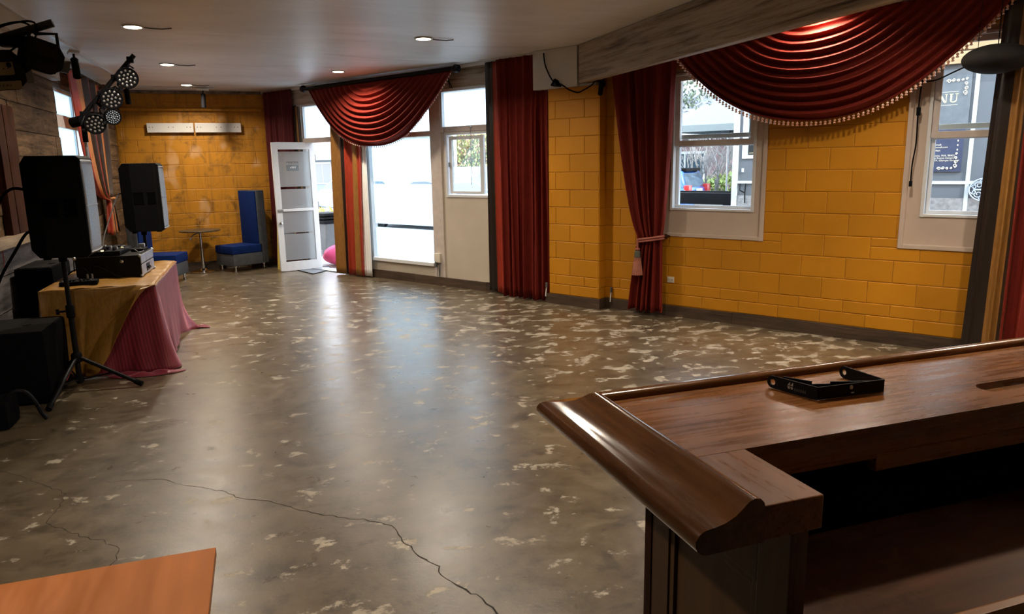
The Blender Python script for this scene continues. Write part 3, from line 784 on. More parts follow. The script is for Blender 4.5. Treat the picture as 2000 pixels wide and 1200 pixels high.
# ------------------------------------------------------------------ drapery
def curtain(name, mats, root, f, top, bot, z0, z1, o, amp, pleats, stripes=None, waist=None, seed=1, nu=None, nv=26, topamp=0.5, flare=0.0, wexp=(0.62, 0.62)):
    """cloth panel: top=(s0,s1) at z1, bot=(s0,s1) at z0; waist=(z,s0,s1); o = distance in front of the frame's plane"""
    rnd = random.Random(seed); ph = [rnd.uniform(0, 6.28) for _ in range(6)]
    nu = nu or int(pleats * 10)
    def ends(z):
        if waist is None:
            k = (z - z0) / (z1 - z0); return (bot[0] + (top[0] - bot[0]) * k, bot[1] + (top[1] - bot[1]) * k, 1.0)
        wz, w0, w1 = waist
        if z >= wz:
            k = max(0.0, (z - wz) / (z1 - wz)); k0, k1 = k ** wexp[0], k ** wexp[1]
            return (w0 + (top[0] - w0) * k0, w1 + (top[1] - w1) * k1, 1.0 - 0.25 * (1 - k1))
        k = (wz - z) / (wz - z0); k = k ** 0.7
        return (w0 + (bot[0] - w0) * k, w1 + (bot[1] - w1) * k, 1.0 - 0.25 * (1 - k))
    def fn(u, v):
        z = z0 + (z1 - z0) * v
        a, b, sc = ends(z)
        uu = u + 0.25 / pleats * math.sin(2 * PI * 1.7 * u + ph[0] + 0.8 * v)
        w = math.sin(2 * PI * pleats * uu + ph[1]) * 0.72 + 0.35 * math.sin(2 * PI * pleats * 0.53 * uu + ph[2] + v * 1.1) + 0.12 * math.sin(2 * PI * pleats * 2.1 * uu + ph[3])
        am = amp * (1 - (1 - topamp) * v ** 3) * (1 + flare * (1 - v) ** 2) * sc
        s = a + (b - a) * u + 0.35 * amp * math.cos(2 * PI * pleats * uu + ph[1]) * (0.5 + 0.5 * (1 - v))
        hem = 0.012 * math.sin(2 * PI * pleats * uu) * (1 - v) ** 6
        return (s, -(o + am * w), z + hem)
    mif = None
    if stripes:
        def mif(u, v):
            for lim, i in stripes:
                if u <= lim: return i
            return stripes[-1][1]
    mb = MB(); mb.grid(fn, nu, nv, mif)
    return mb.build(name, mats, root, f=f, solid=0.006, ang=3.0)

def swag(name, label, f, cs, hw, zt, D, o0, folds, mat, group, tassels, bead_r, p=2.2, amp=0.078, skew=0.0):
    r = thing(name, label, 'curtain', loc=(cs, -o0, zt), f=f, group=group)
    def fn(u, v):
        t = 2 * u - 1
        w = hw * (0.13 + 0.87 * v ** 0.85)
        env = (1 - abs(t) ** 3.0)
        ph = folds * v + 0.10 * math.sin(5 * t + 3 * v) + 0.22 * abs(t)
        fr_ = ph - math.floor(ph)
        prof = math.sin(PI * fr_ ** 0.7) ** 1.3
        k = v + 0.016 * math.sin(2 * PI * ph) * env * (v * (1 - v) * 4) ** 0.3
        sag = D * k * (1 - abs(t) ** p)
        e2 = 0.25 + 0.75 * env
        o = o0 + amp * prof * e2 * min(1, v * 4 + 0.2) + 0.10 * math.sin(PI * min(1, v * 0.9)) * env
        return (cs + t * w + skew * sag, -o, zt - sag)
    mb = MB(); mb.grid(fn, 64, folds * 10)
    mb.build('cloth', mat, r, f=f, solid=0.005, ang=3.0)
    # hem band and bead fringe
    hem = [Vector(fn(i / 80, 1.0)) for i in range(81)]
    mb = MB(); mb.tube([h + Vector((0, -0.004, -0.004)) for h in hem], 0.009, 6); mb.build('hem_braid', mat, r, f=f)
    # arc-length resample
    L = [0]
    for a, b in zip(hem[:-1], hem[1:]): L.append(L[-1] + (b - a).length)
    pts = []
    for k in range(tassels):
        d = L[-1] * (k + 0.5) / tassels
        i = max(j for j in range(len(L) - 1) if L[j] <= d); q = (d - L[i]) / (L[i + 1] - L[i]); pts.append(hem[i].lerp(hem[i + 1], q))
    def bead(mb, c):
        x, y, z = c; h = bead_r
        mb.cyl((x, y, z - 0.004), (x, y, z - h * 2.0), h * 0.16, n=4)
        mb.lathe([(1e-6, -h * 1.4), (h * 0.75, -h * 1.9), (h * 0.9, -h * 2.5), (h * 0.4, -h * 3.0), (h * 0.95, -h * 3.9), (h * 0.5, -h * 4.2), (1e-6, -h * 4.1)], (x, y, z), 7)
    if bead_r > 0.01:
        mb = MB(); bead(mb, (0, 0, 0)); first = mb.build('fringe_tassel', BEAD, r)
        inv = ROOT_M[r].inverted() @ f
        for k, c in enumerate(pts):
            o = first if k == 0 else first.copy()
            if k: COL.objects.link(o); o.parent = r
            o.location = inv @ c
    else:
        mb = MB()
        for c in pts: bead(mb, c)
        mb.build('bead_fringe', BEAD, r, f=f, kind='stuff')
    return r

# rod and swag over the doorway
rod = thing('curtain_rod', 'black curtain rod with ball ends above the small swag by the doorway', 'curtain rod', loc=(-3.9, -0.12, 2.90), f=WF)
mb = MB(); mb.cyl((-5.47, -0.12, 2.895), (-2.30, -0.12, 2.908), 0.030, n=14); mb.build('rod', BLACKM, rod, f=WF)
for s in (-5.53, -2.24):
    mb = MB(); mb.lathe([(1e-6, -0.07), (0.045, -0.05), (0.055, 0.0), (0.04, 0.04), (0.028, 0.06)], (s, -0.12, 2.90), 14, ax=Matrix.Rotation(PI / 2 if s < -4 else -PI / 2, 3, 'Y')); mb.build('finial', BLACKM, rod, f=WF)
for s in (-5.42, -4.4, -3.3, -2.36):
    mb = MB(); mb.box(s - 0.012, s + 0.012, -0.12, FO - 0.02, 2.90, 2.925); mb.build('bracket', BLACKM, rod, f=WF)
mb = MB(); mb.box(-5.4, -2.3, -0.07, -0.05, 2.94, 2.955); mb.build('track_strip', STEEL, rod, f=WF, smooth=False)
swag('red_swag', 'small red velvet swag with bead fringe hanging over the doorway and frosted window', WF, -3.87, 1.545, 2.885, 0.90, 0.10, 11, RED, 'red velvet swags', 90, 0.0085)
rod2 = thing('curtain_rod', 'black curtain rod above the large swag, hidden by the beam', 'curtain rod', loc=(2.3, -0.12, 2.88), f=WF)
mb = MB(); mb.cyl((0.02, -0.10, 2.955), (5.1, -0.10, 2.955), 0.012, n=12); mb.build('rod', BLACKM, rod2, f=WF)
for s in (0.1, 2.3, 4.9):
    mb = MB(); mb.box(s - 0.012, s + 0.012, -0.12, 0.0, 2.945, 2.96); mb.build('bracket', BLACKM, rod2, f=WF)
swag('red_swag', 'large red velvet swag with bead fringe hanging between the two yellow wall windows', WF, 2.235, 1.525, 2.958, 0.918, 0.13, 12, RED, 'red velvet swags', 92, 0.0145)

def drape(name, label, loc, f, group=None): return thing(name, label, 'curtain', loc=loc, f=f, group=group)
# wine curtain in the far corner
c = drape('velvet_curtain', 'dark wine velvet curtain in the far corner behind the open glass door', (-6.5, -0.05, 0.03), WF)
curtain('cloth', [RED2], c, WF, (-6.86, -6.03), (-6.90, -6.02), 0.03, CZ - 0.03, 0.03, 0.035, 8, seed=3)
c = drape('bronze_curtain', 'narrow bronze and brown curtain strip between the wine curtain and the doorway', (-6.05, 0, 0.05), WF)
curtain('cloth', [S_BROWN, S_GOLD], c, WF, (-6.08, -5.90), (-6.06, -5.88), 0.05, 2.66, -0.015, 0.02, 2.5, stripes=[(0.45, 0), (0.7, 1), (1, 0)], seed=5)
# striped curtain at the doorway with white lining
c = drape('striped_curtain', 'brown, red and bronze striped satin curtain hanging beside the open doorway', (-4.7, -0.08, 0.02), WF)
curtain('cloth', [S_GOLD, S_DARK, S_RED], c, WF, (-4.93, -4.24), (-4.99, -4.34), 0.02, 2.86, 0.07, 0.055, 4.5, stripes=[(0.20, 0), (0.40, 1), (0.60, 2), (0.86, 0), (1, 2)], seed=8, nu=70)
curtain('lining', [LINING, S_RED], c, WF, (-4.35, -4.20), (-4.39, -4.225), 0.03, 2.75, 0.05, 0.02, 2, stripes=[(0.12, 1), (1, 0)], seed=2)
# tall red curtain beside the pillar
c = drape('velvet_curtain', 'tall red velvet curtain with dark striped edge beside the yellow pillar', (-1.25, -0.1, 0.02), WF)
curtain('cloth', [RED], c, WF, (-1.57, -0.80), (-1.53, -0.82), 0.022, CZ - 0.025, 0.11, 0.068, 8, seed=12, topamp=0.4, flare=0.3)
curtain('striped_edge', [S_DARK, S_BROWN, S_GOLD, S_RED], c, WF, (-1.80, -1.54), (-1.80, -1.49), 0.03, CZ - 0.03, 0.045, 0.03, 2.5, stripes=[(0.30, 0), (0.48, 1), (0.74, 3), (0.88, 1), (1, 2)], seed=4)
rail = thing('curtain_track', 'white curtain track along the ceiling above the tall red curtain', 'curtain track', loc=(-1.3, -0.1, CZ - 0.03), f=WF)
mb = MB(); mb.box(-1.82, -0.76, -0.115, -0.085, CZ - 0.024, CZ - 0.001); mb.build('track', WHITE, rail, f=WF, smooth=False)
mb = MB(); mb.box(-0.775, -0.76, -0.12, -0.02, CZ - 0.05, CZ - 0.024); mb.build('end_cap', STEEL, rail, f=WF, smooth=False)
# tied-back curtain right of the pillar
c = drape('velvet_curtain', 'red velvet curtain tied back with a tasselled cord between pillar and window', (0.5, -0.1, 0.05), WF)
curtain('cloth', [RED], c, WF, (0.05, 0.86), (0.33, 0.77), 0.055, 2.84, 0.12, 0.062, 6, waist=(0.87, 0.465, 0.745), seed=21, nv=40, topamp=0.8)
loop = [(0.605 + 0.155 * math.cos(a), -0.11 + 0.085 * math.sin(a), 0.865 + 0.025 * math.cos(a)) for a in [i * 2 * PI / 28 for i in range(29)]]
mb = MB(); mb.tube(loop, 0.013, 8); mb.tube([(p[0], p[1] - 0.004, p[2] - 0.026) for p in loop], 0.010, 8); mb.build('tieback_cord', ROPE, c, f=WF)
mb = MB(); mb.tube([(0.48, -0.175, 0.85), (0.483, -0.185, 0.80), (0.487, -0.19, 0.735)], 0.011, 8); mb.lathe([(0.012, 0.0), (0.026, 0.008), (0.028, 0.02), (0.014, 0.03)], (0.487, -0.19, 0.725), 10); mb.build('tassel_cord', ROPE, c, f=WF)
mb = MB(); mb.lathe([(0.022, 0.0), (0.032, 0.01), (0.032, 0.07), (0.02, 0.08)], (0.487, -0.19, 0.645), 12); mb.build('tassel_binding', GREENB, c, f=WF)
mb = MB(); mb.lathe([(0.055, 0.0), (0.052, 0.06), (0.044, 0.13), (0.030, 0.185)], (0.487, -0.19, 0.462), 18)
for k in range(18):
    a = 2 * PI * k / 18; mb.cyl((0.487 + 0.056 * math.cos(a), -0.19 + 0.056 * math.sin(a), 0.455), (0.487 + 0.033 * math.cos(a), -0.19 + 0.033 * math.sin(a), 0.65), 0.006, 0.004, n=5)
mb.build('tassel', TASSELM, c, f=WF)
mb = MB(); mb.cyl((0.77, -0.002, 0.885), (0.77, -0.07, 0.885), 0.012); mb.ball((0.77, -0.08, 0.885), 0.026); mb.build('tieback_knob', REDWOOD, c, f=WF)
# striped curtain at the right edge
c = drape('striped_curtain', 'dark striped satin and red velvet curtain behind the bar, covering the right window', (4.1, -0.15, 0.05), WF)
curtain('striped_edge', [S_DARK, S_GOLD, S_BROWN], c, WF, (3.66, 3.90), (3.605, 3.88), 0.05, 2.85, 0.16, 0.03, 2.2, stripes=[(0.52, 0), (0.80, 1), (1.0, 2)], seed=6)
curtain('cloth', [RED], c, WF, (3.88, 4.95), (3.86, 4.95), 0.05, 2.85, 0.17, 0.05, 8, seed=31)
# left wall striped curtain, tied
c = drape('striped_curtain', 'striped red, bronze and brown curtain tied at the waist beside the plank wall window', (11.2, -0.1, 0.8), LF)
curtain('cloth', [S_RED, S_ORANGE, S_BROWN], c, LF, (10.12, 12.15), (11.45, 11.98), 0.82, 2.88, 0.10, 0.05, 7, waist=(1.31, 11.60, 11.74), seed=14, nv=40, nu=90,
        stripes=[(0.13, 0), (0.27, 1), (0.42, 2), (0.56, 0), (0.62, 2), (0.78, 1), (0.86, 0), (1, 2)], topamp=0.9, wexp=(0.28, 0.6))
mb = MB(); mb.tube([(11.67 + 0.10 * math.cos(a), -0.10 + 0.07 * math.sin(a), 1.31) for a in [i * 2 * PI / 20 for i in range(21)]], 0.014, 8); mb.build('tieback_cord', S_ORANGE, c, f=LF)
rod3 = thing('curtain_rod', 'dark curtain rod on the plank wall above the striped curtain', 'curtain rod', loc=(11.2, -0.1, 2.88), f=LF)
mb = MB(); mb.cyl((9.75, -0.10, 2.885), (12.25, -0.10, 2.885), 0.022, n=12); mb.build('rod', BLACKM, rod3, f=LF)
mb = MB(); mb.ball((12.27, -0.10, 2.885), 0.042); mb.build('finial', REDWOOD, rod3, f=LF)
mb = MB(); mb.ball((9.73, -0.10, 2.885), 0.042); mb.build('finial', REDWOOD, rod3, f=LF)
for s in (9.9, 12.1):
    mb = MB(); mb.box(s, s + 0.02, -0.10, 0.0, 2.875, 2.895); mb.build('bracket', BLACKM, rod3, f=LF)

# ------------------------------------------------------------------ ceiling lamps
def lamp(x, y, label, wire=True, group='recessed ceiling lamps', power=1.0):
    r = thing('ceiling_lamp', label, 'lamp', loc=(x, y, CZ), group=group)
    mb = MB(); mb.lathe([(0.070, -0.001), (0.092, -0.003), (0.094, -0.010), (0.086, -0.014), (0.072, -0.012)], (0, 0, 0), 28); mb.build('trim_ring', WHITE, r)
    mb = MB(); mb.lathe([(1e-6, -0.0165), (0.060, -0.0165), (0.073, -0.0135), (0.074, -0.004)], (0, 0, 0), 28); mb.build('diffuser', LAMPE, r)
    if wire:
        mb = MB(); mb.tube([(0.09, 0.0, -0.008), (0.14, 0.005, -0.014), (0.24, 0.008, -0.016), (0.32, 0.01, -0.006)], 0.006, 6); mb.build('wire', GREYC, r)
    ld = bpy.data.lights.new('lamp_light', 'AREA'); ld.shape = 'DISK'; ld.size = 0.15; ld.energy = LAMP_W * power; ld.color = LAMP_COL; ld.spread = 2.6
    lo = bpy.data.objects.new('lamp_light', ld); COL.objects.link(lo); lo.parent = r; lo.location = (0, 0, -0.019)
    return r
lamp(-0.966, 7.62, 'nearest lit recessed lamp above the sound gear, with a stray wire')
lamp(-0.953, 10.16, 'middle lit recessed lamp of the row above the sound gear')
lamp(-0.932, 12.50, 'farthest lit recessed lamp, in front of the yellow back wall')
lamp(1.709, 7.66, 'lit recessed lamp in the middle of the ceiling, with a curved wire')
lamp(1.138, 10.48, 'small lit recessed lamp above the doorway swag', wire=False)
for x, y, lab in ((1.75, 5.1, 'recessed lamp over the open floor, outside the picture'), (-0.97, 2.5, 'recessed lamp above the plywood table, outside the picture'),
                  (4.3, 4.2, 'added lamp right of the beam, out of view, to brighten the yellow wall'), (4.5, 2.5, 'added lamp above the bar middle, out of view, to brighten the yellow wall'),  # these two are added, unseen, to put more light on the yellow wall
                  (1.8, 2.5, 'recessed lamp above the bar front, outside the picture'), (4.72, 5.42, 'recessed lamp behind the beam, lighting the large swag'), (5.9, 2.4, 'recessed lamp over the far end of the bar, outside the picture')):
    lamp(x, y, lab, wire=False, power=0.55 if (x, y) == (4.3, 4.2) else 0.95 if x < 0 else 0.6 if x < 2 else 0.6 if y > 5 else 1.0)

# a wall sconce added out of view to brighten the ceiling
def uplight(loc, rz, label):
    r = thing('added_uplight', label, 'lamp', loc=loc, rz=rz, group='added uplights')
    mb = MB(); mb.lathe([(0.05, -0.10), (0.10, 0.0), (0.105, 0.06), (0.095, 0.06), (0.088, 0.0), (1e-6, -0.03)], (0.12, 0, 0), 20); mb.build('shade', BLACKM, r)
    mb = MB(); mb.box(0, 0.02, -0.05, 0.05, -0.10, 0.05, bev=0.004); mb.cyl((0.02, 0, -0.04), (0.06, 0, -0.04), 0.015); mb.build('wall_plate', BLACKM, r)
    mb = MB(); mb.lathe([(0.08, 0.0), (0.08, 0.008), (1e-6, 0.01)], (0.12, 0, 0), 18); mb.build('diffuser', LAMPE, r)
    ld = bpy.data.lights.new('uplight_light', 'AREA'); ld.shape = 'DISK'; ld.size = 0.16; ld.energy = UPLIGHT_W; ld.color = (0.95, 0.97, 1.0); ld.spread = 2.9
    lo = bpy.data.objects.new('uplight_light', ld); COL.objects.link(lo); lo.parent = r; lo.location = (0.12, 0, 0.02); lo.rotation_euler = (PI, 0, 0)
UPLIGHT_W = 135.0
uplight((7.24, 1.0, 2.05), PI, 'sconce added out of view on the side wall to brighten the ceiling')

# track rails with black spot heads
def track(name, pts, label):
    r = thing(name, label, 'light track', loc=pts[0])
    mb = MB()
    for a, b in zip(pts[:-1], pts[1:]):
        A, B = Vector(a), Vector(b); d = (B - A).normalized(); nrm = Vector((-d.y, d.x, 0)) * 0.018
        mb.prism([(0, 0), (1, 0), (1, 1), (0, 1)], CZ - 0.026, CZ - 0.001, lambda u, v, h, A=A, B=B, nrm=nrm: tuple((A.lerp(B, u) + nrm * (2 * v - 1)).xy) + (h,))
    mb.build('rail', WHITE, r, f=I4, smooth=False); return r
track('light_track', [(-1.75, 3.0, CZ), (-1.74, 12.8, CZ)], 'long white light track on the ceiling along the plank wall')
track('light_track', [(-1.74, 12.86, CZ), (-0.55, 12.86, CZ)], 'short white light track on the ceiling near the back wall')
def spot(x, y, tilt, rz, label, plate=True):
    r = thing('track_spotlight', label, 'spotlight', loc=(x, y, CZ - 0.026), group='black track spotlights', rz=rz)
    mb = MB(); mb.box(-0.05, 0.05, -0.09, 0.09, -0.03, 0.0, bev=0.004); mb.build('adapter', WHITE, r)
    mb = MB(); mb.cyl((0, 0, -0.03), (0, 0, -0.085), 0.012); mb.box(-0.038, 0.038, -0.008, 0.008, -0.10, -0.08); mb.build('stem', BLACKM, r)
    m = Matrix.Translation((0, 0, -0.09)) @ Matrix.Rotation(tilt, 4, 'X')
    mb = MB(); mb.lathe([(1e-6, 0.02), (0.030, 0.015), (0.036, 0.0), (0.038, -0.15), (0.040, -0.20), (0.034, -0.20), (0.03, -0.17), (1e-6, -0.165)], (0, 0, 0), 16); mb.bm.transform(m); mb.build('head', BLACK, r)
    return r
spot(-1.75, 9.10, -0.35, 0.3, 'black spotlight on the long track beside the par light stand')
spot(-1.74, 12.3, 0.35, 0.0, 'black spotlight on the far end of the long track behind the par lights')
spot(-0.73, 12.86, 0.05, PI / 2, 'black spotlight on the short track above the white wall boards')

# ------------------------------------------------------------------ back wall pieces
for x0, x1, lab in ((-1.664, -0.962, 'left white painted board mounted on the yellow back wall'), (-0.938, -0.218, 'right white painted board mounted on the yellow back wall')):
    r = thing('wall_board', lab, 'board', loc=((x0 + x1) / 2, 13.47, 2.295), group='white boards on the back wall')
    mb = MB(); mb.box(x0, x1, 13.43, 13.452, 2.295, 2.447, bev=0.004); mb.build('board', WHITE, r, f=I4, smooth=False)
    mb = MB()
    for fx in (0.15, 0.5, 0.85): mb.box(x0 + (x1 - x0) * fx - 0.03, x0 + (x1 - x0) * fx + 0.03, 13.452, 13.4705, 2.31, 2.43)
    mb.build('batten', YELLOW_B, r, f=I4, smooth=False)
    mb = MB()
    for fx in (0.05, 0.12, 0.46, 0.56, 0.86, 0.93): mb.cyl((x0 + (x1 - x0) * fx, 13.4295, 2.38), (x0 + (x1 - x0) * fx, 13.433, 2.38), 0.007, n=8)
    mb.build('screw', BLACKM, r, f=I4)

# ------------------------------------------------------------------ blue chairs and round table
def chair(loc, rz, label):
    r = thing('slipper_chair', label, 'chair', loc=loc, rz=rz, group='blue high-backed chairs')
    mb = MB(); mb.box(-0.26, 0.29, -0.255, 0.255, 0.105, 0.30, bev=0.018); mb.build('base', CHAIRG, r)
    mb = MB(); mb.box(-0.25, 0.30, -0.26, 0.26, 0.302, 0.435, bev=0.03); mb.build('seat', BLUE, r)
    mb = MB(); mb.box(-0.262, -0.205, -0.235, 0.235, 0.436, 1.315, bev=0.018); bb = mb.build('backrest', BLUE, r)
    mb = MB()
    for z_ in (0.68, 0.98):
        for y in (-0.09, 0.09): mb.ball((-0.204, y, z_), (0.006, 0.014, 0.014), 10, 6)
    mb.build('button', BLUE, r)
    mb = MB(); mb.box(-0.375, -0.262, -0.262, 0.262, 0.105, 1.33, bev=0.025)
    mb.box(-0.30, -0.225, -0.262, -0.236, 0.43, 1.325, bev=0.01); mb.box(-0.30, -0.225, 0.236, 0.262, 0.43, 1.325, bev=0.01); mb.build('back_shell', CHAIRG, r)
    for x, y in ((0.23, -0.2), (0.23, 0.2), (-0.31, -0.2), (-0.31, 0.2)):
        mb = MB(); mb.lathe([(0.026, 0.0), (0.028, 0.012), (0.016, 0.02), (0.016, 0.075), (0.026, 0.085), (0.026, 0.105)], (x, y, 0), 14); mb.build('leg', CHROME, r)
    return r
chair((-0.40, 13.02, 0), math.radians(214), 'blue high-backed chair with grey sides beside the open glass door')
chair((-1.50, 12.15, 0), math.radians(-14), 'blue high-backed chair partly hidden behind the far loudspeaker')
r = thing('round_table', 'small round table on a chrome pedestal against the yellow back wall', 'table', loc=(-1.0, 13.08, 0))
mb = MB(); mb.lathe([(1e-6, 0.675), (0.30, 0.675), (0.325, 0.685), (0.325, 0.695), (0.315, 0.702), (1e-6, 0.702)], (-1.0, 13.08, 0), 40); mb.build('tabletop', plain('dark table top', (0.06, 0.045, 0.03), 0.3), r, f=I4)
mb = MB(); mb.lathe([(0.20, 0.0), (0.205, 0.008), (0.16, 0.022), (0.06, 0.035), (0.035, 0.06)], (-1.0, 13.08, 0), 32); mb.build('base', CHROME, r, f=I4)
mb = MB(); mb.lathe([(0.033, 0.05), (0.030, 0.40), (0.022, 0.41), (0.022, 0.66), (0.05, 0.675)], (-1.0, 13.08, 0), 18); mb.build('pedestal', CHROME, r, f=I4)
mb = MB(); mb.tube([(-1.02, 13.06, 0.655), (-1.10, 13.0, 0.63), (-1.14, 12.98, 0.575)], 0.009, 8); mb.cyl((-1.135, 12.982, 0.585), (-1.155, 12.975, 0.545), 0.014); mb.build('height_lever', CHROME, r, f=I4)

# ------------------------------------------------------------------ loudspeakers on tripod stands
def loudspeaker(loc, label):
    r = thing('loudspeaker', label, 'speaker', loc=loc, group='loudspeakers on tripod stands')
    def hw(x): return 0.215 if x > -0.045 else 0.135 + (x + 0.165) / 0.12 * 0.08
    mb = MB()
    for poly in ([(-0.165, 0.06), (-0.11, 0.0), (-0.045, 0.0), (-0.045, 0.745), (-0.12, 0.745), (-0.165, 0.69)], [(-0.045, 0.0), (0.215, 0.0), (0.24, 0.02), (0.24, 0.725), (0.215, 0.745), (-0.045, 0.745)]):
        A = [mb.bm.verts.new((x, -hw(x), z)) for x, z in poly]; B = [mb.bm.verts.new((x, hw(x), z)) for x, z in poly]
        n = len(poly); mb.bm.faces.new(A); mb.bm.faces.new(B[::-1])
        for k in range(n): mb.bm.faces.new((A[k], A[(k + 1) % n], B[(k + 1) % n], B[k]))
    mb.build('cabinet', BLACK, r, smooth=False, bevel=0.006)
    for sgn in (-1, 1):
        mb = MB()
        y = sgn * 0.216
        for (a, b_) in ((-0.035, 0.065), (0.105, 0.185)):
            z0, z1 = 0.30, 0.43
            for q in ((a, b_, z0, z0 + 0.010), (a, b_, z1 - 0.010, z1), (a, a + 0.010, z0, z1), (b_ - 0.010, b_, z0, z1)):
                mb.box(q[0], q[1], min(y, y + sgn * 0.004), max(y, y + sgn * 0.004), q[2], q[3])
            mb.box(a + 0.01, b_ - 0.01, min(y - sgn * 0.002, y + sgn * 0.001), max(y - sgn * 0.002, y + sgn * 0.001), z0 + 0.01, z1 - 0.01)
        mb.build('handle_pocket', plain('handle recess shade', (0.002, 0.002, 0.002), 0.8, spec=0.03), r, smooth=False)  # flat near-black plate stands for the shade inside the handle hollow
        mb = MB(); mb.box(0.198, 0.203, min(y, y + sgn * 0.002), max(y, y + sgn * 0.002), 0.03, 0.72); mb.build('seam', BLACKW, r, smooth=False)
    def g(u, v):
        t = 2 * u - 1
        return (0.238 + 0.020 * (1 - t * t) ** 0.8 - 0.008 * abs(2 * v - 1) ** 4 + 0.004, t * 0.195, 0.03 + 0.685 * v)
    mb = MB(); mb.grid(g, 14, 18); mb.build('grille', GRILLE, r, solid=0.004)
    for z_ in (0.033, 0.375, 0.70):
        mb = MB(); mb.tube([Vector(g(i / 14, (z_ - 0.03) / 0.685)) + Vector((0.003, 0, 0)) for i in range(15)], 0.007 if z_ != 0.375 else 0.004, 6); mb.build('grille_trim', STEEL, r)
    mb = MB(); mb.cyl((0, 0, -0.05), (0, 0, 0.001), 0.03, n=16); mb.build('pole_socket', BLACK, r)
    mb = MB(); mb.box(-0.10, -0.055, -0.12, -0.075, -0.022, 0.002); mb.box(-0.10, -0.055, 0.075, 0.12, -0.022, 0.002); mb.box(0.15, 0.2, -0.15, -0.12, -0.012, 0.002); mb.box(0.15, 0.2, 0.12, 0.15, -0.012, 0.002); mb.build('foot', BLACK, r, smooth=False)
    return r
def tripod(loc, label, top, angs, reach, hubz=0.24, group='tripod speaker stands'):
    r = thing('tripod_stand', label, 'stand', loc=loc, group=group)
    mb = MB(); mb.lathe([(0.021, 0.035), (0.021, 0.62)], (0, 0, 0), 14); mb.build('lower_tube', BLACKM, r)
    mb = MB(); mb.cyl((0, 0, 0.6), (0, 0, top), 0.0175, n=14); mb.build('pole', BLACKM, r)
    mb = MB(); mb.lathe([(0.028, 0.57), (0.031, 0.58), (0.031, 0.66), (0.026, 0.67)], (0, 0, 0), 14); mb.build('collar', BLACK, r)
    mb = MB(); mb.cyl((-0.03, -0.01, 0.625), (-0.075, -0.025, 0.625), 0.009); mb.cyl((-0.07, -0.023, 0.625), (-0.09, -0.03, 0.625), 0.022, n=10); mb.build('knob', BLACK, r)
    mb = MB(); mb.lathe([(0.034, hubz - 0.03), (0.040, hubz - 0.02), (0.040, hubz + 0.03), (0.030, hubz + 0.045)], (0, 0, 0), 14); mb.build('hub', BLACK, r)
    mb = MB(); mb.lathe([(0.032, 0.05), (0.032, 0.09)], (0, 0, 0), 12); mb.build('lower_hub', BLACK, r)
    for a, L in zip(angs, reach):
        c, s = math.cos(a), math.sin(a)
        mb = MB(); mb.cyl((c * 0.035, s * 0.035, hubz), (c * L, s * L, 0.022), 0.0155, n=12); lg = mb.build('leg', BLACKM, r)
        mb = MB(); mb.cyl((c * (L - 0.05), s * (L - 0.05), 0.045), (c * (L + 0.005), s * (L + 0.005), 0.020), 0.021, n=12); mb.build('rubber_foot', BLACK, lg)
        mb = MB(); q = 0.55; mb.cyl((c * 0.03, s * 0.03, 0.07), (c * L * q, s * L * q, hubz + (0.022 - hubz) * q), 0.007, n=8); mb.build('brace', BLACKM, r)
    return r
t1 = tripod((-1.476, 6.36, 0), 'black tripod stand holding the nearer loudspeaker beside the gold tablecloth', 1.06, (math.atan2(-0.16, 0.456), math.atan2(-0.58, -0.08), math.radians(118)), (0.49, 0.60, 0.5))
mb = MB(); mb.box(-0.012, 0.012, -0.003, 0.0, 0, 0.14); lab_ = mb.build('sticker', plain('red and white sticker', (0.55, 0.06, 0.04), 0.5), t1, smooth=False)
lab_.location = (-0.035, -0.27, 0.135); lab_.rotation_euler = (math.radians(-65), 0, math.radians(-8))
loudspeaker((-1.476, 6.36, 1.062), 'nearer black loudspeaker, seen from the side on its tripod stand')
tripod((-1.28, 9.12, 0), 'black tripod stand holding the farther loudspeaker behind the covered table', 1.02, (0.5, 2.6, 4.7), (0.35, 0.35, 0.35))
loudspeaker((-1.28, 9.12, 1.022), 'farther black loudspeaker in front of the yellow back wall')

# ------------------------------------------------------------------ table with two cloths
tb = thing('folding_table', 'long table almost hidden under gold and crimson cloths', 'table', loc=(-1.31, 7.5, 0))
mb = MB(); mb.box(-1.70, -0.92, 6.67, 8.30, 0.705, 0.742, bev=0.006); mb.build('tabletop', BLACKW, tb, f=I4)
for x in (-1.62, -1.0):
    for y in (6.78, 8.18):
        mb = MB(); mb.cyl((x, y, 0), (x, y, 0.706), 0.016, n=10); mb.build('leg', STEEL, tb, f=I4)
cr_ = thing('crimson_tablecloth', 'crimson woven cloth falling to the floor below the gold cloth', 'tablecloth', loc=(-0.95, 7.4, 0))
P0 = Vector((-1.62, 6.648)); P1 = Vector((-0.902, 6.648)); P2 = Vector((-0.902, 8.325)); PL = [0.718, 1.677]; TOT = sum(PL)
def per(u):
    d = u * TOT
    if d < PL[0]:
        p = P0.lerp(P1, d / PL[0]); nrm = Vector((0, -1))
    else:
        p = P1.lerp(P2, (d - PL[0]) / PL[1]); nrm = Vector((1, 0))
    k = max(0.0, 1 - abs(d - PL[0]) / 0.10)
    if k > 0: nrm = (nrm + Vector((1, -1)) * k * 0.9).normalized()
    return p, nrm, d
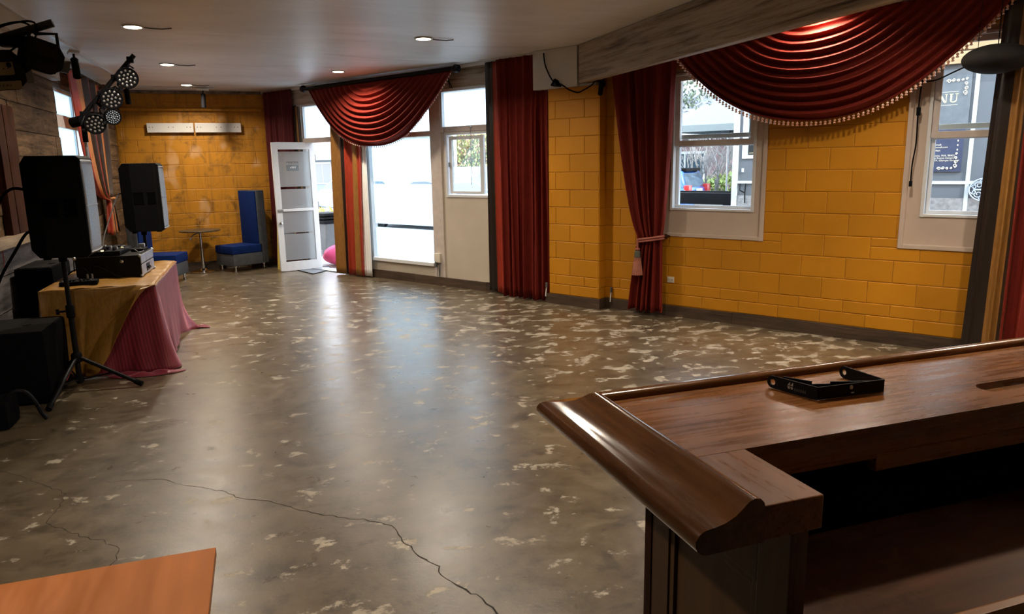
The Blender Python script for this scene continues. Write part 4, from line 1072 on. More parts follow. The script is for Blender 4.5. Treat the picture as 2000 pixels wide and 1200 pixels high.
def crim(u, v):
    p, nrm, d = per(u); h = 1 - v            # h: 0 at the top, 1 at the hem
    corner = math.exp(-((d - PL[0]) / 0.28) ** 2)
    w = (0.022 * math.sin(d * 9.0 + 0.6) + 0.013 * math.sin(d * 23 + 1.7)) * (0.25 + 0.75 * h) * (1 + 1.2 * corner)
    endk = max(0.0, (d - (TOT - 0.30)) / 0.30)
    out = 0.004 + 0.030 * h ** 1.2 * (0.5 + 0.6 * corner) + w * h ** 0.6 + 0.16 * endk ** 2 * h ** 5 + 0.03 * corner * h ** 6
    out = max(0.003, out)
    z = 0.745 - 0.735 * h + 0.0
    z = max(z, 0.008) + 0.02 * (1 - abs(math.sin(d * 6))) * (h ** 8) * (1 - corner)
    q = p + nrm * out
    return (q.x, q.y, z)
mb = MB(); mb.grid(crim, 110, 24); mb.build('side_drop', CRIMSON, cr_, f=I4, solid=0.003, ang=3.0)
mb = MB(); mb.grid(lambda u, v: (-1.55 + 0.648 * u, 6.648 + 1.675 * v, 0.7455), 6, 12); mb.build('top_sheet', CRIMSON, cr_, f=I4)
rr = random.Random(4)
def puddle(u, v):
    a = u * PI * 1.2 - 0.3; rad = 0.06 + 0.15 * v
    return (-0.86 + rad * math.cos(a) * 1.1, 8.33 + rad * math.sin(a) * 0.5, 0.006 + 0.035 * math.sin(PI * v) * (0.6 + 0.4 * math.sin(5 * a)))
mb = MB(); mb.grid(puddle, 20, 8); mb.build('trailing_corner', CRIMSON, cr_, f=I4, solid=0.003, ang=3.0)
def puddle2(u, v):
    a = u * PI - 0.15; rad = 0.02 + 0.30 * v
    return (-1.02 - rad * math.cos(a) * 0.95, 6.60 - rad * math.sin(a) * 0.42, 0.006 + 0.03 * math.sin(PI * v) * (0.6 + 0.4 * math.sin(6 * a)))
mb = MB(); mb.grid(puddle2, 24, 8); mb.build('floor_fold', CRIMSON, cr_, f=I4, solid=0.003, ang=3.0)
gc = thing('gold_tablecloth', 'gold satin cloth draped over the table, gathered low at the near end', 'tablecloth', loc=(-1.31, 7.4, 0))
def gtop(u, v):
    x = -1.725 + 0.835 * u; y = 6.635 + 1.70 * v
    z = 0.753 + 0.003 * math.sin(x * 31 + y * 7) + 0.003 * math.sin(y * 23 - x * 9)
    edge = max(0, (u - 0.97) / 0.03); z -= edge * 0.014
    return (x, y, z)
mb = MB(); mb.grid(gtop, 34, 60); mb.build('top_sheet', GOLDC, gc, f=I4, solid=0.003, ang=3.0)
hemp = [(-1.745, 0.40), (-1.66, 0.16), (-1.58, 0.055), (-1.46, 0.035), (-1.36, 0.06), (-1.27, 0.17), (-1.15, 0.36), (-1.03, 0.55), (-0.93, 0.72), (-0.89, 0.748)]
def hem_z(x):
    for (a, za), (b, zb) in zip(hemp[:-1], hemp[1:]):
        if x <= b: return za + (zb - za) * max(0, (x - a)) / (b - a)
    return hemp[-1][1]
def gdrop(u, v):
    x = -1.745 + 0.855 * u; h = 1 - v; zb = hem_z(x)
    z = 0.752 - (0.752 - zb) * h
    # folds run from the right top corner down to the gathered low point
    ang = math.atan2(x + 0.86, 0.80 - z + 0.05)
    fold = 0.075 * (abs(math.sin(ang * 8.5 + 0.5 * math.sin(x * 9))) ** 0.7 - 0.6) * h ** 0.6 * (0.45 + 0.55 * u) + 0.040 * (abs(math.sin(x * 12 + 1.0 + 1.3 * h)) ** 0.7 - 0.6) * h * (1.2 - u)
    y = 6.632 - 0.012 - 0.055 * h - 0.03 * h * u - fold
    x2 = x + (-1.46 - x) * 0.16 * h ** 2
    return (x2, y, z)
mb = MB(); mb.grid(gdrop, 120, 40); mb.build('near_drop', GOLDC, gc, f=I4, solid=0.003, ang=3.0)
def gside(u, v):
    y = 6.625 + 1.2 * u; h = 1 - v; zb = 0.38 + 0.2 * u
    return (-1.74 - 0.03 * h - 0.012 * math.sin(y * 19) * h, y, 0.752 - (0.752 - zb) * h)
mb = MB(); mb.grid(gside, 24, 12); mb.build('wall_side_drop', GOLDC, gc, f=I4, solid=0.003, ang=3.0)

# flight case with controller on the table
CF = frame((-1.582, 7.185, 0.7585), math.radians(-3))
fc = thing('flight_case', 'black flight case with aluminium end standing on the gold tablecloth', 'case', loc=(-1.582, 7.185, 0.7585), rz=math.radians(-3))
for nm, z0, z1 in (('lower_shell', 0.0, 0.105), ('upper_shell', 0.109, 0.19)):
    mb = MB(); mb.box(0, 0.52, 0, 0.56, z0, z1, bev=0.006); mb.build(nm, BLACKW, fc, f=CF)
mb = MB(); mb.box(0.5195, 0.528, 0.005, 0.555, 0.004, 0.103); mb.box(0.5195, 0.528, 0.005, 0.555, 0.111, 0.188); mb.build('end_plate', ALU, fc, f=CF, bevel=0.003)
for x in (0.0, 0.52):
    for y in (0.0, 0.56):
        for z_ in (0.006, 0.184):
            mb = MB(); mb.ball((x, y, z_), 0.016, 10, 8); mb.build('corner_ball', STEEL, fc, f=CF)
mb = MB(); mb.box(0.527, 0.531, 0.20, 0.34, 0.02, 0.09, bev=0.002); mb.tube([(0.533, 0.235, 0.06), (0.545, 0.235, 0.045), (0.545, 0.305, 0.045), (0.533, 0.305, 0.06)], 0.006, 6); mb.build('handle', BLACKM, fc, f=CF)
mb = MB(); mb.box(0.22, 0.30, -0.004, 0.0, 0.085, 0.135); mb.build('latch', BLACKM, fc, f=CF, bevel=0.002)
mb = MB(); mb.ball((0.37, -0.003, 0.14), (0.016, 0.004, 0.014)); mb.build('lock', STEEL, fc, f=CF)
mb = MB(); mb.box(-0.002, 0.53, -0.003, 0.0, 0.103, 0.111); mb.build('lid_seam', BLACKM, fc, f=CF, smooth=False)
dj = thing('dj_controller', 'black mixing deck with knobs and lit buttons on top of the flight case', 'mixing deck', loc=tuple(CF @ Vector((0.12, 0.3, 0.19))), rz=math.radians(-3))
mb = MB(); mb.box(-0.10, 0.36, 0.02, 0.50, 0.1905, 0.232, bev=0.005); mb.build('body', BLACK, dj, f=CF)
kn = random.Random(9)
for i in range(6):
    for j in range(4):
        mb = MB(); x = -0.05 + i * 0.07; y = 0.09 + j * 0.10
        mb.lathe([(0.013, 0.232), (0.013, 0.244), (0.010, 0.256), (1e-6, 0.257)], (x, y, 0), 10); mb.build('knob', BLACKM if (i + j) % 3 else STEEL, dj, f=CF)
for (x, y, mm) in ((0.02, 0.05, LEDW), (0.20, 0.06, LEDY), (0.31, 0.30, LEDY), (-0.07, 0.30, LEDW)):
    mb = MB(); mb.box(x, x + 0.02, y, y + 0.014, 0.231, 0.240); mb.build('lit_button', mm, dj, f=CF, smooth=False)
mb = MB(); mb.lathe([(0.085, 0.232), (0.085, 0.243), (0.078, 0.248), (0.02, 0.250), (1e-6, 0.250)], (0.05, 0.38, 0), 24); mb.build('jog_wheel', BLACKM, dj, f=CF)
mb = MB(); mb.lathe([(0.085, 0.232), (0.085, 0.243), (0.078, 0.248), (0.02, 0.250), (1e-6, 0.250)], (0.25, 0.38, 0), 24); mb.build('jog_wheel', BLACKM, dj, f=CF)
ph = thing('small_receiver', 'small black receiver with a silver corner lying on the case', 'receiver', loc=tuple(CF @ Vector((0.46, 0.4, 0.19))), rz=math.radians(-3))
mb = MB(); mb.box(0.39, 0.50, 0.30, 0.50, 0.1905, 0.215, bev=0.005); mb.build('body', BLACK, ph, f=CF)
mb = MB(); mb.box(0.43, 0.48, 0.45, 0.49, 0.215, 0.25, bev=0.003); mb.build('dial', STEEL, ph, f=CF)
pts = [CF @ Vector(p) for p in ((0.30, 0.25, 0.240), (0.38, 0.22, 0.238), (0.43, 0.26, 0.218), (0.48, 0.18, 0.20), (0.50, 0.30, 0.20), (0.45, 0.40, 0.222))]
curve_obj('patch_cable', pts, 0.004, GREYC, tag=('thin grey cable lying over the flight case lid', 'cable'), n=6)
mx_ = thing('small_mixer', 'small black mixer with tiny knobs lying at the near edge of the gold cloth', 'mixer', loc=(-1.49, 6.88, 0.758), rz=math.radians(6))
mb = MB(); mb.box(-0.15, 0.13, -0.075, 0.075, 0, 0.032, bev=0.004); mb.build('body', BLACK, mx_)
for i in range(9):
    for j in range(2):
        mb = MB(); mb.lathe([(0.007, 0.032), (0.007, 0.043), (1e-6, 0.044)], (-0.125 + i * 0.026, -0.045 + j * 0.035, 0), 8); mb.build('knob', STEEL if (i * 3 + j) % 4 == 0 else BLACKM, mx_)
for k, x in enumerate((0.05, 0.085)):
    mb = MB(); mb.cyl((x, 0.05, 0.03), (x, 0.05, 0.075), 0.008, n=8); mb.build('plug', STEEL, mx_)
curve_obj('patch_cable', [(-1.44, 6.935, 0.83), (-1.47, 6.95, 0.88), (-1.56, 6.97, 0.86), (-1.63, 6.99, 0.80), (-1.66, 7.0, 0.768)], 0.006, BCLOTH, tag=('black cable looping left from the small mixer', 'cable'))
curve_obj('patch_cable', [(-1.405, 6.94, 0.83), (-1.39, 6.95, 0.89), (-1.33, 6.99, 0.86), (-1.27, 7.05, 0.80), (-1.22, 7.09, 0.768)], 0.006, BCLOTH, tag=('black cable looping right from the small mixer', 'cable'))

# subwoofers, bag
def subwoofer(x0, x1, y0, y1, h, label):
    r = thing('subwoofer', label, 'subwoofer', loc=((x0 + x1) / 2, (y0 + y1) / 2, 0), group='black subwoofers')
    mb = MB(); mb.box(x0, x1, y0, y1, 0.02, h, bev=0.03); mb.build('cabinet', BCLOTH, r, f=I4)
    mb = MB(); mb.box(x0 + 0.02, x1 - 0.02, y0 + 0.02, y1 - 0.02, h - 0.004, h + 0.003); mb.build('top_panel', BLACKW, r, f=I4, bevel=0.002)
    mb = MB(); mb.lathe([(0.03, 0), (0.03, 0.006), (0.018, 0.006)], ((x0 + x1) / 2 + 0.08, (y0 + y1) / 2, h + 0.002), 16); mb.build('pole_cup', BLACKM, r, f=I4)
    for x in (x0 + 0.05, x1 - 0.05):
        for y in (y0 + 0.05, y1 - 0.05):
            mb = MB(); mb.cyl((x, y, 0), (x, y, 0.024), 0.022, n=10); mb.build('foot', BLACK, r, f=I4)
    return r
subwoofer(-2.10, -1.575, 5.96, 6.60, 0.55, 'black fabric-covered subwoofer on the floor below the nearer loudspeaker')
subwoofer(-2.10, -1.80, 7.35, 8.0, 0.86, 'tall black subwoofer between the plank wall and the covered table')
bg = thing('equipment_bag', 'black bag with a stiff arched handle at the left edge on the floor', 'bag', loc=(-1.75, 5.55, 0))
mb = MB(); mb.box(-1.95, -1.70, 5.42, 5.68, 0.0, 0.20, bev=0.05); mb.build('body', BCLOTH, bg, f=I4)
mb = MB(); mb.tube(smooth([(-1.72, 5.52, 0.19), (-1.68, 5.53, 0.238), (-1.62, 5.54, 0.225), (-1.575, 5.55, 0.15), (-1.545, 5.555, 0.06), (-1.52, 5.56, 0.015)]), 0.014, 8); mb.build('handle', BLACKM, bg, f=I4)

# cables on the plank wall and behind the speakers
curve_obj('speaker_cable', [(-1.645, 6.36, 1.56), (-1.76, 6.40, 1.57), (-1.86, 6.44, 1.47), (-1.93, 6.45, 1.25), (-2.0, 6.45, 1.0), (-2.06, 6.45, 0.80)], 0.011, BCLOTH, tag=('black cable arching from the upper back of the nearer loudspeaker', 'cable'))
curve_obj('speaker_cable', [(-1.645, 6.36, 1.24), (-1.70, 6.38, 1.235), (-1.80, 6.42, 1.10), (-1.93, 6.45, 0.90), (-2.04, 6.5, 0.66), (-2.07, 6.5, 0.56)], 0.011, BCLOTH, tag=('black cable from the lower back of the nearer loudspeaker', 'cable'))
curve_obj('speaker_cable', [(-1.45, 9.12, 1.43), (-1.50, 9.12, 1.42), (-1.58, 9.0, 1.2), (-1.64, 8.85, 0.98), (-1.66, 8.75, 0.80)], 0.007, GREYC, tag=('thin cable slanting down from the farther loudspeaker', 'cable'))
curve_obj('speaker_cable', [(-2.10, 9.9, 1.12), (-2.10, 9.75, 1.0), (-2.105, 9.6, 0.8), (-2.11, 9.5, 0.5), (-2.11, 9.5, 0.01)], 0.007, BCLOTH, tag=('short black cable hanging on the plank wall behind the case', 'cable'))
curve_obj('thin_wire', [(-2.11, 7.2, 1.05), (-2.115, 7.22, 0.95), (-2.11, 7.18, 0.90), (-2.115, 7.2, 0.87)], 0.004, plain('red wire', (0.45, 0.05, 0.03), 0.5), tag=('thin red wire hanging on the planks behind the tripod', 'wire'), n=5)

# ------------------------------------------------------------------ stage lights
def aim(dirv): return Vector(dirv).to_track_quat('Z', 'Y').to_matrix().to_4x4()
def par(c, rad, dirv, label, bar_pt, small=False):
    r = thing('par_light', label, 'stage light', loc=c, group='led par lights on the tilted bar')
    M = Matrix.Translation(Vector(c)) @ aim(dirv)
    mb = MB(); mb.lathe([(1e-6, -0.10), (rad * 0.62, -0.10), (rad * 0.80, -0.07), (rad, -0.03), (rad, 0.012), (rad * 0.93, 0.018), (rad * 0.90, 0.006), (1e-6, 0.004)], (0, 0, 0), 24); mb.build('housing', BLACK, r, f=M)
    rings = [(0, 1), (0.36, 6), (0.70, 11)] if not small else [(0, 1), (0.25, 6), (0.5, 12), (0.75, 18)]
    lr = rad * (0.085 if not small else 0.075)
    for q, (rr_, n) in enumerate(rings):
        for k in range(n):
            a = 2 * PI * k / n + q * 0.3
            mb = MB(); mb.lathe([(lr * 1.25, 0.004), (lr * 1.25, 0.010), (lr, 0.011), (lr * 0.6, 0.013), (1e-6, 0.014)], (rr_ * rad * math.cos(a), rr_ * rad * math.sin(a), 0), 8); mb.build('led_lens', LENS if not small else plain('blue grey led', (0.13, 0.16, 0.21), 0.2), r, f=M)
    # yoke and clamp to the bar
    B = Vector(bar_pt); Cc = Vector(c); sidev = (M.to_3x3() @ Vector((1, 0, 0)))
    upv = (B - Cc).normalized()
    mb = MB()
    sv = Vector(dirv).normalized().cross(upv).normalized()
    a_, b_ = Cc + sv * (rad + 0.012), Cc - sv * (rad + 0.012)
    top = Cc + upv * min((B - Cc).length - 0.03, rad + 0.06)
    mb.tube([a_, a_ + upv * (rad * 0.7), top + sv * 0.03, top - sv * 0.03, b_ + upv * (rad * 0.7), b_], 0.008, 6); mb.cyl(top, B, 0.016, n=8); mb.build('yoke', BLACKM, r, f=I4)
    mb = MB(); mb.cyl(a_ - sv * 0.01, a_ + sv * 0.02, 0.02, n=8); mb.build('knob', BLACK, r, f=I4)
    return r
BA, BB = Vector((-1.686, 8.5, 2.172)), Vector((-1.095, 8.5, 2.838))
st = thing('light_stand', 'tall black light stand with a tilted T-bar behind the covered table', 'light stand', loc=(-1.63, 8.52, 0))
mb = MB(); mb.cyl((-1.63, 8.52, 0.02), (-1.63, 8.52, 1.3), 0.020, n=12); mb.build('lower_tube', BLACKM, st, f=I4)
mb = MB(); mb.cyl((-1.63, 8.52, 1.28), (-1.63, 8.52, 2.20), 0.0165, n=12); mb.build('pole', STEEL, st, f=I4)
mb = MB(); mb.cyl((-1.63, 8.52, 1.98), (-1.63, 8.52, 2.19), 0.026, n=12); mb.build('sleeve', BLACK, st, f=I4)
mb = MB(); mb.cyl(BA, BB, 0.023, n=12); mb.build('bar', BLACKM, st, f=I4)
mb = MB(); mb.cyl(BA - Vector((0.045, -0.02, 0.0)), BA + Vector((0.06, -0.03, 0.02)), 0.05, n=14); mb.build('knuckle', BLACK, st, f=I4)
for k in (0.12, 0.42, 0.66, 0.93):
    q = BA.lerp(BB, k); mb = MB(); mb.box(q.x - 0.03, q.x + 0.03, q.y - 0.03, q.y + 0.03, q.z - 0.03, q.z + 0.03, bev=0.008); mb.build('clamp', BLACK, st, f=I4)
for a in (0.9, 3.0, 5.1):
    mb = MB(); mb.cyl((-1.63, 8.52, 0.30), (-1.63 + 0.33 * math.cos(a), 8.52 + 0.2 * math.sin(a), 0.015), 0.014, n=8); mb.build('leg', BLACKM, st, f=I4)
PD = (0.24, -0.93, -0.22)
par((-1.165, 8.38, 2.600), 0.104, PD, 'highest par light, at the top end of the tilted bar', tuple(BA.lerp(BB, 0.74)))
par((-1.330, 8.40, 2.400), 0.104, PD, 'second par light, at the middle of the tilted bar', tuple(BA.lerp(BB, 0.46)))
par((-1.505, 8.40, 2.155), 0.102, PD, 'lowest black par light, beside the pole of the tilted bar', tuple(BA.lerp(BB, 0.16)))
par((-1.345, 8.44, 2.225), 0.080, (0.45, -0.85, -0.2), 'small par light with a blue grey face below the middle one', tuple(BA.lerp(BB, 0.32)), small=True)
rnd = random.Random(5)
for k in range(4):
    a = BA.lerp(BB, 0.12 + 0.2 * k); b_ = BA.lerp(BB, 0.30 + 0.2 * k)
    m1 = a.lerp(b_, 0.4) + Vector((rnd.uniform(0.02, 0.07), -0.05, rnd.uniform(-0.11, -0.04)))
    m2 = a.lerp(b_, 0.7) + Vector((rnd.uniform(-0.02, 0.05), -0.06, rnd.uniform(-0.08, 0.02)))
    mb = MB(); mb.tube(smooth([a, m1, m2, b_]), 0.005, 5); mb.build('cable', BCLOTH, st, f=I4)

# second T-bar at the left edge with two effect lights
LA, LB = Vector((-1.80, 5.2, 2.318)), Vector((-1.088, 5.2, 2.563))
ls = thing('light_stand', 'black light bar entering from the left edge near the ceiling', 'light stand', loc=(-1.78, 5.22, 0))
mb = MB(); mb.cyl((-1.78, 5.22, 0.02), (-1.78, 5.22, 2.33), 0.020, n=12); mb.build('pole', BLACKM, ls, f=I4)
mb = MB(); mb.cyl(LA, LB, 0.024, n=12); mb.build('bar', plain('dark grey metal', (0.020, 0.021, 0.022), 0.4, metal=0.4), ls, f=I4)
for a in (2.6, 3.8, 5.0):
    mb = MB(); mb.cyl((-1.78, 5.22, 0.30), (-1.78 + 0.3 * math.cos(a), 5.22 + 0.3 * math.sin(a), 0.015), 0.014, n=8); mb.build('leg', BLACKM, ls, f=I4)
mb = MB(); q = LA.lerp(LB, 0.72); mb.box(q.x - 0.09, q.x + 0.09, q.y - 0.04, q.y + 0.04, q.z - 0.075, q.z - 0.015, bev=0.01); mb.build('mount_plate', BLACK, ls, f=I4)
for pts in ([(0.35, 0.03, -0.01), (0.55, 0.0, 0.06), (0.75, 0.0, 0.06), (0.85, 0, 0.01)], [(0.40, -0.03, -0.02), (0.52, -0.05, 0.03), (0.70, -0.05, 0.05), (0.88, -0.05, 0.02), (0.86, -0.05, -0.08), (0.74, -0.05, -0.12)], [(0.30, -0.04, -0.08), (0.5, -0.05, -0.11), (0.66, -0.05, -0.10), (0.78, -0.05, -0.06)], [(0.45, -0.04, 0.0), (0.5, -0.04, -0.16), (0.44, -0.04, -0.12)]):
    mb = MB(); mb.tube(smooth([LA.lerp(LB, k) + Vector((0, y, z)) for k, y, z in pts]), 0.006, 6); mb.build('cable', BCLOTH, ls, f=I4)
def effect(c, rot, label, bar_pt, plate):
    r = thing('effect_light', label, 'stage light', loc=c, group='effect lights on the left bar')
    M = Matrix.Translation(Vector(c)) @ rot
    poly = [(-0.105, 0.02), (-0.085, 0.085), (0.06, 0.085), (0.105, 0.03), (0.105, -0.05), (0.06, -0.095), (-0.04, -0.095), (-0.105, -0.04)]
    mb = MB(); mb.prism(poly, -0.085, 0.085, lambda a, b, h: (a, h, b)); mb.build('housing', BLACK, r, f=M, smooth=False, bevel=0.008)
    mb = MB(); mb.prism([(0.106, 0.0), (0.14, 0.02), (0.14, -0.055), (0.106, -0.06)], -0.08, 0.08, lambda a, b, h: (a, h, b)); mb.build('front_hood', plain('hood grey', (0.05, 0.052, 0.055), 0.4), r, f=M, smooth=False)
    mb = MB(); mb.box(-0.085, 0.055, -0.091, -0.084, 0.0, 0.075); mb.box(-0.075, 0.075, -0.091, -0.084, -0.085, -0.035); mb.build('vent_plate', plate, r, f=M, smooth=False)
    mb = MB()
    for k in range(5): mb.cyl((-0.06 + k * 0.022, -0.0925, 0.04), (-0.06 + k * 0.022, -0.09, 0.04), 0.004, n=6); mb.cyl((-0.05 + k * 0.018, -0.0925, -0.06), (-0.05 + k * 0.018, -0.09, -0.06), 0.004, n=6)
    mb.build('vent_hole', BLACKM, r, f=M)
    for x, z_ in ((0.035, 0.06), (0.06, -0.01)):
        mb = MB(); mb.cyl((x, -0.104, z_), (x, -0.084, z_), 0.013, n=10); mb.build('knob', BLACK, r, f=M)
    B = Vector(bar_pt)
    lo, hi = M @ Vector((-0.075, 0.0, 0.05)), M @ Vector((0.10, 0.0, 0.0))
    mb = MB(); mb.tube([lo, lo.lerp(Vector((lo.x, B.y, B.z)), 0.9), Vector((B.x, B.y, B.z - 0.03)), hi.lerp(Vector((hi.x, B.y, B.z)), 0.85), hi], 0.011, 6); mb.build('yoke', BLACKM, r, f=I4)
    return r
effect((-1.165, 5.17, 2.372), Matrix.Rotation(0.32, 4, 'Y') @ Matrix.Rotation(0.4, 4, 'Z'), 'right black effect light hanging from the left bar, seen from behind', tuple(LA.lerp(LB, 0.86)), BLACKW)
effect((-1.355, 5.10, 2.280), Matrix.Rotation(-0.10, 4, 'Y') @ Matrix.Rotation(0.25, 4, 'Z') @ Matrix.Rotation(0.5, 4, 'X'), 'left effect light with brown-lit vent plate at the picture edge', tuple(LA.lerp(LB, 0.60)), plain('brown lit vent plate', (0.11, 0.075, 0.035), 0.35, metal=0.5))  # this vent plate is coloured brown to stand for reflected light

# ------------------------------------------------------------------ pillar spot with cable, outlets
r = thing('clip_spotlight', 'black clip spotlight under the beam end at the yellow pillar', 'spotlight', loc=wp(-0.02, 0.19, 2.42))
mb = MB(); mb.lathe([(1e-6, 0.0), (0.022, 0.004), (0.026, 0.02), (0.028, 0.10), (0.024, 0.14), (1e-6, 0.145)], (0, 0, 0), 14); mb.bm.transform(Matrix.Translation((-0.012, -0.19, 2.405)) @ Matrix.Rotation(0.16, 4, 'Y')); mb.build('head', BLACK, r, f=WF)
mb = MB(); mb.tube([(0.005, -0.19, 2.55), (0.02, -0.165, 2.565), (0.01, -0.15, 2.56), (0.0, -0.15, 2.52)], 0.012, 8); mb.box(-0.02, 0.03, -0.17, -0.145, 2.50, 2.56, bev=0.004); mb.build('clip', BLACK, r, f=WF)
mb = MB(); mb.tube(smooth([(-0.77, -0.20, 2.93), (-0.75, -0.20, 2.80), (-0.68, -0.20, 2.66), (-0.62, -0.20, 2.60), (-0.50, -0.20, 2.55), (-0.42, -0.20, 2.50), (-0.30, -0.20, 2.46), (-0.22, -0.20, 2.48), (-0.12, -0.20, 2.52), (-0.05, -0.20, 2.57), (-0.01, -0.19, 2.555)]), 0.008, 8); mb.build('cord', BCLOTH, r, f=WF)
for k in range(5):
    mb = MB(); z_ = 2.565 + 0.014 * k
    mb.tube([(-0.66 + 0.01 * k, -0.21 - 0.006 * (k % 2), z_), (-0.60, -0.215, z_ - 0.012 + 0.004 * k), (-0.52 - 0.01 * k, -0.21, z_ - 0.02)], 0.009, 6); mb.build('cord_bundle', BCLOTH, r, f=WF)
r = thing('wall_outlet', 'white double outlet on the yellow wall right of the tied curtain', 'outlet', loc=wp(0.80, 0.0, 0.405))
mb = MB(); mb.box(0.762, 0.842, -0.008, 0.0, 0.372, 0.438, bev=0.003); mb.build('cover_plate', IVORY, r, f=WF)
for s in (0.782, 0.822):
    mb = MB(); mb.lathe([(0.015, 0), (0.015, 0.003), (1e-6, 0.003)], (0, 0, 0), 14); mb.bm.transform(Matrix.Translation((s, -0.008, 0.405)) @ Matrix.Rotation(PI / 2, 4, 'X')); so = mb.build('socket', IVORY, r, f=WF)
    mb = MB(); mb.box(s - 0.007, s - 0.004, -0.0118, -0.0108, 0.398, 0.412); mb.box(s + 0.004, s + 0.007, -0.0118, -0.0108, 0.398, 0.412); mb.build('slot', BLACKM, r, f=WF, smooth=False)
r = thing('junction_box', 'ivory junction box with dangling cords at the corner of the frosted window', 'outlet', loc=wp(-2.84, -0.05, 0.33))
mb = MB(); mb.box(-2.90, -2.79, FO - 0.055, FO - 0.02, 0.33, 0.46, bev=0.006); mb.build('box', IVORY, r, f=WF)
mb = MB(); mb.box(-2.885, -2.86, FO - 0.06, FO - 0.03, 0.26, 0.34, bev=0.004); mb.build('plug', GREYC, r, f=WF)
for s in (-2.855, -2.82, -2.80):
    mb = MB(); mb.tube([(s, FO - 0.04, 0.34), (s + 0.004, FO - 0.045, 0.25), (s - 0.01, FO - 0.04, 0.13)], 0.005, 6); mb.build('cord', GREYC, r, f=WF)
for s, lab in ((0.02, 'white plastic cable stub on the floor board right of the pillar'), (-0.82, 'white plastic cable stub on the floor board left of the pillar')):
    yy = -0.01 if s > 0 else -0.145
    r = thing('cable_stub', lab, 'cable', loc=wp(s + 0.03, -yy, 0.10))
    mb = MB(); mb.cyl((s + 0.03, yy - 0.03, 0.08), (s + 0.03, yy - 0.012, 0.20), 0.008, n=8); mb.build('stub', WHITE, r, f=WF)
    mb = MB(); mb.cyl((s + 0.03, yy - 0.012, 0.19), (s + 0.03, yy - 0.008, 0.25), 0.014, n=8); mb.build('cap', GREYC, r, f=WF)
# hanging cord with inline switch by the right window, dome pendant
r = thing('switch_cord', 'dark cord with inline switch hanging on the white frame of the right window', 'cord', loc=wp(3.09, 0.02, 1.45))
mb = MB(); mb.tube(smooth([(3.105, -0.030, 2.32), (3.10, -0.030, 2.22), (3.095, -0.028, 2.05), (3.10, -0.028, 1.80), (3.085, -0.028, 1.62), (3.085, -0.028, 1.47)]), 0.006, 8); mb.build('cord', BCLOTH, r, f=WF)
mb = MB(); mb.box(3.083, 3.115, -0.045, -0.018, 2.03, 2.10, bev=0.006); mb.build('inline_switch', BLACK, r, f=WF)
mb = MB(); mb.box(3.072, 3.098, -0.04, -0.018, 1.43, 1.48, bev=0.006); mb.build('plug', BLACK, r, f=WF)
mb = MB(); mb.tube(smooth([(3.105, -0.030, 2.32), (3.15, -0.12, 2.30), (3.25, -0.22, 2.30), (3.36, -0.30, 2.335), (3.47, -0.32, 2.38)]), 0.006, 8); mb.build('feed_cord', BCLOTH, r, f=WF)
r = thing('pendant_lamp', 'dark dome pendant lamp hanging before the right window', 'lamp', loc=wp(3.66, 0.34, 2.30))
mb = MB(); mb.lathe([(max(1e-6, 0.235 * math.sin(PI * k / 18)), 0.11 + 0.11 * math.cos(PI * k / 18)) for k in range(19)], (3.66, -0.34, 2.30), 36); mb.build('shade', plain('charcoal shade', (0.022, 0.020, 0.019), 0.8, spec=0.1), r, f=WF, ang=3.0)
mb = MB(); mb.cyl((3.66, -0.34, 2.51), (3.66, -0.34, CZ), 0.004, n=6); mb.cyl((3.53, -0.34, 2.48), (3.53, -0.34, CZ), 0.0025, n=5); mb.build('hanging_wire', BLACKM, r, f=WF)

# ------------------------------------------------------------------ bar
bar = thing('bar_counter', 'L-shaped dark wooden bar with worn glossy top in the foreground', 'bar', loc=(1.5, 1.4, 0))
XE, YF = 3.9, 1.642
CT, CB = 1.069, 1.0
# main top with a sunken drip tray
def tray_loop(x0, x1, y0, y1, r, n=6):
    out = []
    for cx, cy, a0 in ((x1 - r, y1 - r, 0), (x0 + r, y1 - r, 90), (x0 + r, y0 + r, 180), (x1 - r, y0 + r, 270)):
        for k in range(n + 1):
            a = math.radians(a0 + 90 * k / n); out.append((cx + r * math.cos(a), cy + r * math.sin(a)))
    return out
mb = MB(); bmx = mb.bm
outer = [(0.822, 1.245), (XE, 1.245), (XE, YF), (0.822, YF)]
inner = tray_loop(1.80, 2.75, 1.318, 1.395, 0.036)
vo = [bmx.verts.new((x, y, CT)) for x, y in outer]; vi = [bmx.verts.new((x, y, CT)) for x, y in inner]
eo = [bmx.edges.new((vo[k], vo[(k + 1) % 4])) for k in range(4)]; ei = [bmx.edges.new((vi[k], vi[(k + 1) % len(vi)])) for k in range(len(vi))]
bmesh.ops.triangle_fill(bmx, edges=eo + ei, use_beauty=True)
vb = [bmx.verts.new((x, y, CB)) for x, y in outer]
for k in range(4): bmx.faces.new((vo[k], vo[(k + 1) % 4], vb[(k + 1) % 4], vb[k]))
bmx.faces.new(vb)
vt = [bmx.verts.new((x, y, CT - 0.016)) for x, y in tray_loop(1.806, 2.744, 1.324, 1.389, 0.032)]
for k in range(len(vi)): bmx.faces.new((vi[k], vi[(k + 1) % len(vi)], vt[(k + 1) % len(vi)], vt[k]))
bmx.faces.new(vt)
mb.build('counter_top', BARTOP, bar, f=I4, smooth=False)
mb = MB(); mb.prism([(0.822, 1.006), (0.957, 1.006), (0.957, 1.246), (0.822, 1.246)], CB, CT); mb.build('end_top', BARY, bar, f=I4, smooth=False, bevel=0.003)
prof = [(0.0, 1.000), (0.0, 1.068), (0.003, 1.079), (0.011, 1.0875), (0.024, 1.090), (0.036, 1.0855), (0.048, 1.075), (0.064, 1.0625), (0.084, 1.0535), (0.104, 1.0490), (0.118, 1.0475), (0.130, 1.0450), (0.139, 1.0385), (0.145, 1.028), (0.1455, 1.018), (0.141, 1.008), (0.131, 1.000), (0.118, 0.9975)]
